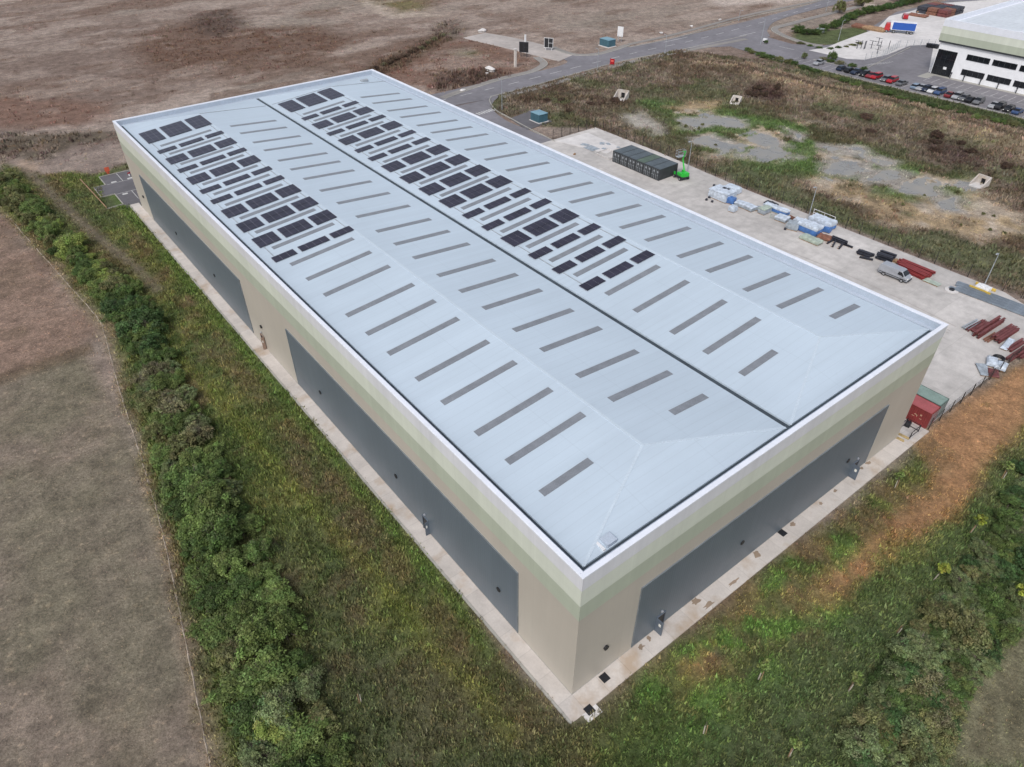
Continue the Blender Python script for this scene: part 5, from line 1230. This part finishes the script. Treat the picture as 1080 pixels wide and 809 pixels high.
def boulder(label, px, r, m='concrete_pad', name='boulder', cat='boulder', flat=.6):
    p = G(*px); t = bpy.data.meshes.new(name); import bmesh
    bm = bmesh.new(); bmesh.ops.create_icosphere(bm, subdivisions=3, radius=1)
    for v_ in bm.verts:
        q = v_.co; k = 1+.22*math.sin(3.1*q.x+px[0])+.18*math.sin(4.3*q.y+px[1])+.12*math.sin(7*q.z); v_.co = (q.x*k*r, q.y*k*r*1.2, q.z*k*r*flat)
    bm.to_mesh(t); bm.free(); t.materials.append(M[m]); o = bpy.data.objects.new(name, t); COL.objects.link(o); o.location = (*p, r*flat*.4); return tag(o, label, cat)
boulder('pale rounded boulder in the dark weeds left of the main road', (517.5, 74), 1.3); boulder('small pale stone beside the road left of the access junction', (488, 96), .7); boulder('tiny white stone near the pale boulder', (513.5, 77.5), .45)
boulder('pale rubble lump at the left end of the gravel side road', (508, 33.5), 1.3)
for i, pp in enumerate(((697, 35), (759, 21), (729, 28))): boulder(['small white stone on the brown field beyond the white sign board', 'small white stone on the brown field above the road bend', 'pale stone between two others at the field edge above the road'][i], pp, .55)
# drainage headwalls
def headwall(label, px, rz, s=1.):
    t = thing('drain_headwall', label, 'headwall', G(*px), rz)
    b = MB(); b.box(-.2, .2, -1.6*s, -.55*s, -.3, 2.0*s); b.box(-.2, .2, .55*s, 1.6*s, -.3, 2.0*s); b.box(-.2, .2, -.55*s, .55*s, 1.3*s, 2.0*s); b.build('wall', M['path'], t)
    for s_ in (-1, 1):
        b = MB(); P = [(-.2, 2.0*s), (-.2, -.3), (-2.9*s, -.3), (-2.9*s, .35*s)]
        b.add([(x, s_*(1.5*s)-.12, z) for x, z in P]+[(x, s_*(1.5*s)+.12, z) for x, z in P], [(0, 1, 2, 3), (7, 6, 5, 4), (0, 3, 7, 4), (3, 2, 6, 7), (2, 1, 5, 6), (1, 0, 4, 5)]); b.build('wing_wall', M['path'], t)
    MB().box(.2, .3, -.55*s, .55*s, 0, 1.3*s).build('opening', M['black'], t)
    MB().box(-3.4*s, -.2, -1.38*s, 1.38*s, -.3, .02).build('apron', M['concrete_pad'], t)
headwall('pale concrete drain headwall in the scrub above the marsh', (657, 103), .35, 1.1)
headwall('small pale drain headwall at the top of the marsh', (777, 107), .35, .8)
headwall('white concrete outfall at the right end of the marsh', (1036, 193.5), -.1, .9)
headwall('small pale headwall by the hedge at the top of the photo', (916, 11), .2, 1.2)
# white chute lying beside the right-hand outfall, roadside cabinet at the far junction
t = thing('roadside_cabinet', 'small white car-like cabinet on the junction kerb', 'cabinet', G(806.5, 44.5), .2); MB().box(-.5, .5, -.7, .7, 0, 1.2).build('body', M['white'], t, bevel=.05); MB().box(-.52, .0, -.55, .55, .1, .5).build('door', M['black'], t)
t = thing('roadside_cabinet', 'blue-grey cabinet on the green verge near the far yard', 'cabinet', G(865, 34), .1); MB().box(-.9, .9, -1.4, 1.4, 0, 1.3).build('body', M['silver'], t, bevel=.05); MB().box(-.92, -.9, -1.2, 1.2, .1, 1.1).build('door', M['galv'], t)
t = thing('bay_barrier', 'small red and white barrier on the near car park bay', 'barrier', (3.2, 155.6, 0), .3)  # red and white barrier standing on the bay
MB().box(-.9, .9, -.06, .06, .5, .8).build('rail', M['car_red'], t); MB().box(-.7, -.6, -.25, .25, 0, .5).build('foot', M['white'], t); MB().box(.6, .7, -.25, .25, 0, .5).build('foot', M['white'], t)
t = thing('warning_sign', 'orange-red sign on the grass behind the small car park', 'sign', (-.9, 159.6, 0), Hy); MB().box(-.04, .04, -.5, .5, .6, 1.6).build('panel', M['orange'], t); MB().box(-.03, .03, -.04, .04, -.1, .6).build('post', M['orange'], t); MB().box(.05, .12, -.3, .3, .1, .5).build('sandbag', M['orange'], t)

# ------------------------------------------------------------------ vegetation
def leafcloud(radii, n, leaf, base, seed, clumps=60, fill=.55, twig=0., hue=.055, topbright=0.):
    """crown of leaf-sized faces gathered in clumps over an uneven volume"""
    r = np.random.default_rng(seed); rx, ry, rz_ = radii
    d = r.normal(size=(clumps, 3)); d /= np.linalg.norm(d, axis=1)[:, None]; d[:, 2] = np.abs(d[:, 2])*1.15-.25
    rad = r.uniform(fill, 1.0, clumps)*(1+.22*np.sin(3*np.arctan2(d[:, 1], d[:, 0])+seed)); C = d*rad[:, None]*np.array(radii); C[:, 2] += rz_*.75
    cs = r.uniform(.12, .36, clumps)*(rx+ry)/2
    pig = base*r.uniform(.62, 1.42, (clumps, 1))*r.normal(1, hue, (clumps, 3)).clip(.6, 1.5)
    k = r.integers(0, clumps, n); off = r.normal(size=(n, 3)); off /= np.linalg.norm(off, axis=1)[:, None]+1e-9; off *= (r.random(n)**.45)[:, None]
    P = C[k]+off*cs[k][:, None]*np.array((1, 1, .75)); P[:, 2] = np.maximum(P[:, 2], .08)
    nrm = off*1.0+np.array((0, 0, .7))+r.normal(0, .45, (n, 3)); nrm /= np.linalg.norm(nrm, axis=1)[:, None]
    u = np.cross(nrm, r.normal(size=(n, 3))); u /= np.linalg.norm(u, axis=1)[:, None]; v_ = np.cross(nrm, u)
    s = (leaf*r.uniform(.6, 1.4, n))[:, None]
    V = np.stack([P-u*s, P-v_*s*.55, P+u*s, P+v_*s*.55], 1).reshape(-1, 3)
    Cc = np.repeat((pig[k]*r.uniform(.6, 1.55, (n, 1))).clip(.004, .7), 4, 0)
    return fast_mesh('crown', V, np.arange(4*n).reshape(-1, 4), Cc, M['leaf'])
def limbs(h, n, r0, seed, spread, nm='trunk', m='bark'):
    r = random.Random(seed); b = MB(); b.cyl((0, 0, -.1), (.05, .03, h*.45), r0, r0*.7, 7)
    for i in range(n):
        a_ = 2*math.pi*i/n+r.uniform(-.4, .4); p = Vector((.05, .03, h*r.uniform(.15, .42))); q = Vector((math.cos(a_)*spread*.5, math.sin(a_)*spread*.5, h*r.uniform(.5, .7))); e = Vector((math.cos(a_)*spread*r.uniform(.7, 1), math.sin(a_)*spread*r.uniform(.7, 1), h*r.uniform(.75, 1.05)))
        b.cyl(p, q, r0*.55, r0*.35, 5); b.cyl(q, e, r0*.35, r0*.1, 5)
    return b.mesh(nm, M[m])
def twigs(radii, n, seed, col):
    r = np.random.default_rng(seed); a_ = r.uniform(0, 2*np.pi, n); e = r.uniform(.2, 1.3, n); L = r.uniform(.5, 1.05, n)
    T = np.stack([np.cos(a_)*np.cos(e)*radii[0]*L, np.sin(a_)*np.cos(e)*radii[1]*L, np.sin(e)*radii[2]*1.7*L], 1)
    S = T*r.uniform(.2, .6, (n, 1)); T += r.normal(0, .2, (n, 3)); w_ = r.uniform(.02, .05, n)[:, None]; pp = np.stack([-np.sin(a_), np.cos(a_), a_*0], 1)*w_
    V = np.stack([S-pp, S+pp, T], 1).reshape(-1, 3); C = np.repeat((np.array(col)*r.uniform(.7, 1.4, (n, 1))), 3, 0)
    return fast_mesh('bare_twigs', V, np.arange(3*n).reshape(-1, 3), C, M['leaf'])
g1 = np.array
KIND = {'dark': ('dark green', g1([.047, .073, .022])), 'mid': ('mid green', g1([.074, .104, .032])), 'yellow': ('yellow-green', g1([.118, .148, .040])), 'grey': ('grey-green', g1([.086, .108, .048])), 'deep': ('deep green', g1([.038, .068, .024])), 'olive': ('olive', g1([.088, .092, .040])), 'dry': ('brownish half-bare', g1([.090, .088, .048])), 'brown': ('dark brown', g1([.062, .042, .030]))}
SH = {}
for i, (k, (nm, cc)) in enumerate(KIND.items()):
    for v_ in (0, 1):
        SH[k, v_] = (leafcloud((2.3, 2.3, 1.75), 7600 if k != 'dry' else 3600, .112, cc*1.75, 40+i*7+v_, 70, .5), limbs(2.6, 6, .10, i*3+v_, 1.5), twigs((2.3, 2.3, 1.9), 420 if k in ('dry', 'grey') else 150, 5+i+v_, (.30, .25, .22)))
def shrub(name, label, cat, x, y_, s, kind, group, v_=None, zs=1.):
    v_ = random.randint(0, 1) if v_ is None else v_; t = thing(name, label, cat, (x, y_, float(terrain(np.array([x]), np.array([y_]))[0])), random.uniform(0, 6.28), group); t.scale = (s*random.uniform(.82, 1.25), s*random.uniform(.82, 1.2), s*zs*random.uniform(.7, 1.25))
    for nm, me_ in zip(('crown', 'trunk', 'bare_twigs'), SH[kind, v_]):
        o = bpy.data.objects.new(nm, me_); COL.objects.link(o); o.parent = t
    return t
hc = smooth(HEDGE_C, 12); L = 0; acc = []; last = np.array(hc[0]); 
cum = [0]
for i in range(1, len(hc)): cum.append(cum[-1]+math.dist(hc[i], hc[i-1]))
def at_s(s_):
    i = min(max(np.searchsorted(cum, s_)-1, 0), len(hc)-2); f_ = (s_-cum[i])/(cum[i+1]-cum[i]); p = np.array(hc[i]); q = np.array(hc[i+1]); d = (q-p)/np.linalg.norm(q-p)
    return p+(q-p)*f_, np.array((-d[1], d[0]))
s_ = 0; n_ = 0; S = []
while s_ < cum[-1]:
    for side_ in (-1, 0, 1):
        p, nn = at_s(s_+random.uniform(-.7, .7)); y_ = p[1]
        wdt = np.interp(y_, [0, 20, 40, 60, 75, 95, 115, 140, 170], [2.7, 3.1, 3.1, 2.5, 2.2, 2.5, 1.7, 2.2, 2.6])
        q = p+nn*side_*wdt*.85+np.array((random.uniform(-.4, .4), random.uniform(-.4, .4))); sc = random.uniform(.60, .88) if side_ else random.uniform(.85, 1.1)
        S.append((q[0], q[1], sc*np.interp(y_, [0, 50, 80, 100, 120, 170], [1.05, 1.08, .9, 1.02, .78, .85])))
    s_ += 3.7
S.sort(key=lambda q: q[1])
for i, (x, y_, sc) in enumerate(S):
    if y_ > 100: kind = random.choice(['mid', 'olive', 'mid', 'yellow', 'dark'])
    elif y_ > 76: kind = random.choice(['deep', 'dark', 'mid', 'dark'])
    elif y_ > 52: kind = random.choice(['mid', 'olive', 'mid', 'dark', 'dry', 'grey'])
    elif y_ > 30: kind = random.choice(['dark', 'dark', 'mid', 'mid', 'grey', 'olive'])
    else: kind = random.choice(['dark', 'mid', 'mid', 'dark', 'grey', 'olive'])
    nm = KIND[kind][0]; lrc = 'field side' if x < np.interp(y_, [p[1] for p in HEDGE_C[::-1]], [p[0] for p in HEDGE_C[::-1]])-.8 else ('warehouse side' if x > np.interp(y_, [p[1] for p in HEDGE_C[::-1]], [p[0] for p in HEDGE_C[::-1]])+.8 else 'crest')
    shrub('hedge_shrub', f"{nm} shrub, {ordinal(i)} up the left hedgerow, on its {lrc}", 'shrub', x, y_, sc, kind, 'shrubs of the left hedgerow')
x, y_ = G(150, 338, 2); shrub('round_tree', 'big round deep green tree standing proud of the left hedgerow', 'tree', x, y_-1, 1.45, 'deep', None, 0, 1.25)
x, y_ = G(72, 254, 2); shrub('yellow_bush', 'yellow-green round bush on the path side of the upper hedgerow', 'bush', x, y_, 1.15, 'yellow', None, 0, .9)
x, y_ = G(288, 758, 1.5); shrub('yellow_bush', 'bright yellow-green bush on the field side near the bottom of the hedgerow', 'bush', x, y_-.5, .95, 'yellow', None, 1, 1.15)
x, y_ = G(357, 800, .5); shrub('yellow_bush', 'tiny yellow-green bush right of the hedgerow at the bottom edge', 'bush', x, y_, .38, 'yellow', None, 1, 1.)
# thicket at the lower right
TH = PX([(1090, 480), (1066, 520), (1048, 560), (1015, 590), (1000, 620), (978, 650), (955, 675), (930, 708), (912, 750), (900, 820), (990, 830), (1005, 765), (1030, 720), (1055, 685), (1090, 645)], 1)
pts = []; tries = 0
while len(pts) < 130 and tries < 9000:
    tries += 1; q = (random.uniform(10, 85), random.uniform(-40, -5))
    if sdist(TH, np.array([q[0]]), np.array([q[1]]))[0] < .3: continue
    if any(math.dist(q, z) < 1.35 for z in pts): continue
    pts.append(q)
pts.sort(key=lambda q: q[0])
for i, q in enumerate(pts):
    kind = random.choice(['dark', 'grey', 'mid', 'dark', 'deep', 'grey', 'olive', 'mid']); nm = KIND[kind][0]
    shrub('thicket_shrub', f"{nm} shrub in the lower right thicket, {ordinal(i)} from its left", 'shrub', q[0], q[1], random.uniform(.38, .80), kind, 'shrubs of the lower right thicket', zs=.85)
for pp, s_, k, lab in (((1018, 668), .95, 'olive', 'largest olive-yellow bush in the lower right thicket'), ((985, 722), .85, 'dry', 'grey-brown bare bush at the thicket edge beside the pale field'), ((992, 762), .6, 'dry', 'reddish-brown low bush at the bottom of the thicket'), ((968, 775), .75, 'grey', 'silvery feathery bush at the bottom of the thicket')):
    x, y_ = G(*pp, 1); shrub('thicket_bush', lab, 'bush', x, y_, s_, k, None)
# young trees with stakes and pale guards
yl = leafcloud((.62, .62, .95), 700, .11, np.array([.24, .27, .05])*1.15, 91, 26, .3)
gl = leafcloud((.55, .55, .8), 500, .10, np.array([.12, .16, .05])*1.3, 92, 22, .3)
tr = MB(); tr.cyl((0, 0, -.1), (.05, .02, 1.6), .035, .02, 6); trm = tr.mesh('trunk', M['bark'])
gd = MB(); gd.cyl((0, 0, 0), (.0, 0, 1.0), .055, .05, 8); gdm = gd.mesh('tree_guard', mat('guard_straw', (.42, .38, .32), .8))
sk = MB(); sk.box(.14, .2, -.03, .03, -.1, 1.2); skm = sk.mesh('stake', M['wood'])
for (bx_, cr, lab) in (((985, 611), yl, 'bright yellow young tree left of the thicket, below the orange soil'), ((1024, 561), yl, 'bright yellow young tree at the upper edge of the thicket'), ((800, 716), gl, 'pale green young tree with a straw guard in the middle of the front grass'), ((895, 729), gl, 'green young tree with a straw guard near the left edge of the thicket'), ((833, 797), gl, 'green young tree with a straw guard at the bottom of the front grass'), ((742, 773), None, 'leafless young tree with a straw guard below the warehouse corner'), ((947, 668), None, 'leafless young tree with a straw guard inside the thicket edge'), ((1071, 636), yl, 'yellow young tree at the right frame edge'), ((381, 740), None, 'leafless young tree with a pale guard left of the warehouse corner'), ((944, 514), gl, 'tiny green sapling beside the orange soil below the path'), ((1058, 505), gl, 'small green sapling at the top of the thicket near the orange soil')):
    x, y_ = G(*bx_); t = thing('young_tree', lab, 'young tree', (x, y_, -.1), random.uniform(0, 6)); t.rotation_euler = (random.uniform(-.12, .12), random.uniform(-.12, .12), random.uniform(0, 6)); t.scale = (1.15,)*3
    for me_, nm, z in ((trm, 'trunk', 0), (gdm, 'tree_guard', 0), (skm, 'stake', 0)) + (((cr, 'crown', 1.05),) if cr else ()):
        o = bpy.data.objects.new(nm, me_); COL.objects.link(o); o.parent = t; o.location = (0, 0, z)
# scrub bushes beyond the fence and far hedges
def far_row(pts, step, s0, s1, kinds, name, label, group, zs=.7, jit=1.):
    c_ = smooth(pts, 8); acc_ = 0; nn = 0; out = []
    for i in range(1, len(c_)):
        seg_ = math.dist(c_[i], c_[i-1]); acc_ += seg_
        if acc_ >= step: acc_ = 0; out.append(c_[i])
    for q in out:
        nn += 1; kind = random.choice(kinds)
        shrub(name, label.format(KIND[kind][0], ordinal(nn-1)), 'shrub', q[0]+random.uniform(-jit, jit), q[1]+random.uniform(-jit, jit), random.uniform(s0, s1), kind, group, zs=zs)
far_row(PX([(784, 52), (800, 58), (830, 66), (860, 76), (905, 90), (960, 106), (1020, 121), (1090, 138)]), 2.2, .6, .85, ['dark', 'mid', 'olive', 'dark'], 'verge_shrub', '{} low shrub on the bank below the parked cars, {} from the left', 'shrubs along the far car park bank', .5, .9)
far_row([G(*q) for q in ((836, 31), (850, 36), (870, 32), (900, 19), (940, 8), (975, 0), (1000, -5))], 3.0, .8, 1.1, ['dark', 'deep', 'dark'], 'far_hedge_shrub', '{} shrub of the hedge above the far yard, {} from the left', 'shrubs of the hedge above the far yard', .8, .8)
far_row([G(*q) for q in ((838, 44), (860, 50), (885, 50.5), (912, 45))], 3.0, .45, .6, ['dark', 'olive'], 'kerb_shrub', '{} clipped shrub along the far yard kerb, {} from the left', 'clipped shrubs along the far yard kerb', .5, .4)
far_row([G(*q) for q in ((858, 60), (880, 66), (900, 71))], 3.0, .5, .7, ['dark', 'dry'], 'bed_shrub', '{} planting-bed shrub opposite the parked cars, {} from the left', 'planting-bed shrubs by the far car park', .6, .5)
far_row(DITCH, 2.2, .4, .6, ['brown', 'brown', 'dry'], 'ditch_shrub', '{} ditch shrub behind the far warehouse corner, {} from the left', 'dark shrubs along the ditch', .8, .6)
for i in range(26):
    pp = random.choice([(805+random.uniform(-18, 18), 97+random.uniform(-5, 5)), (random.uniform(780, 1075), 0), (1000+random.uniform(-30, 30), 158+random.uniform(-9, 9)), (random.uniform(540, 660), 0)])
    if pp[1] == 0: pp = (pp[0], (pp[0]-780)*.32+72+random.uniform(0, 25)) if pp[0] > 700 else (pp[0], 118-(pp[0]-560)*.2+random.uniform(-8, 12))
    x, y_ = G(*pp)
    if x < 109.5: continue
    shrub('scrub_bush', f"dark brown scrub bush on the rough bank beyond the marsh, {ordinal(i)} of the scatter", 'bush', x, y_, random.uniform(.4, .8), 'brown', 'scrub bushes beyond the marsh', zs=.6)
for i, (pp, s_, lab) in enumerate((((877, 63), 1.0, 'small dark street tree in the far planting bed'), ((911, 76), .8, 'slim dark tree left of the dark red parked car'), ((848, 62), .7, 'thin grey young tree beside the silver parked car'), ((808, 46), .6, 'dark narrow tree at the far junction kerb'))):
    x, y_ = G(*pp); shrub('street_tree', lab, 'tree', x, y_, s_*.62, ['dark', 'dark', 'grey', 'dark'][i], None, zs=1.7)
for i, (x, y_, h) in enumerate(((280, 150, 1.2), (300, 152, 1.3), (322, 150, 1.4), (345, 149, 1.4), (368, 146, 1.5), (392, 143, 1.5))):
    shrub('far_tree', f"bushy green tree at the top edge behind the far yard, {ordinal(i)} from the left", 'tree', x, y_, h, random.choice(['dark', 'olive']), 'trees behind the far yard', zs=1.3)
# bare reeds standing in the marsh, one clump each
for i, pp in enumerate(((716, 130), (723, 134), (732, 138), (737, 136), (741, 131), (975, 206), (1010, 203), (944, 214), (952, 216), (1037, 226), (1048, 228), (1044, 243), (1059, 246), (1013, 238), (755, 152), (702, 124))):
    x, y_ = G(*pp); shrub('reed_clump', f"dark reed clump standing in the marsh mud, {ordinal(i)} of the scattered clumps", 'reeds', x, y_, random.uniform(.12, .2), 'olive', 'reed clumps in the marsh', zs=1.3)
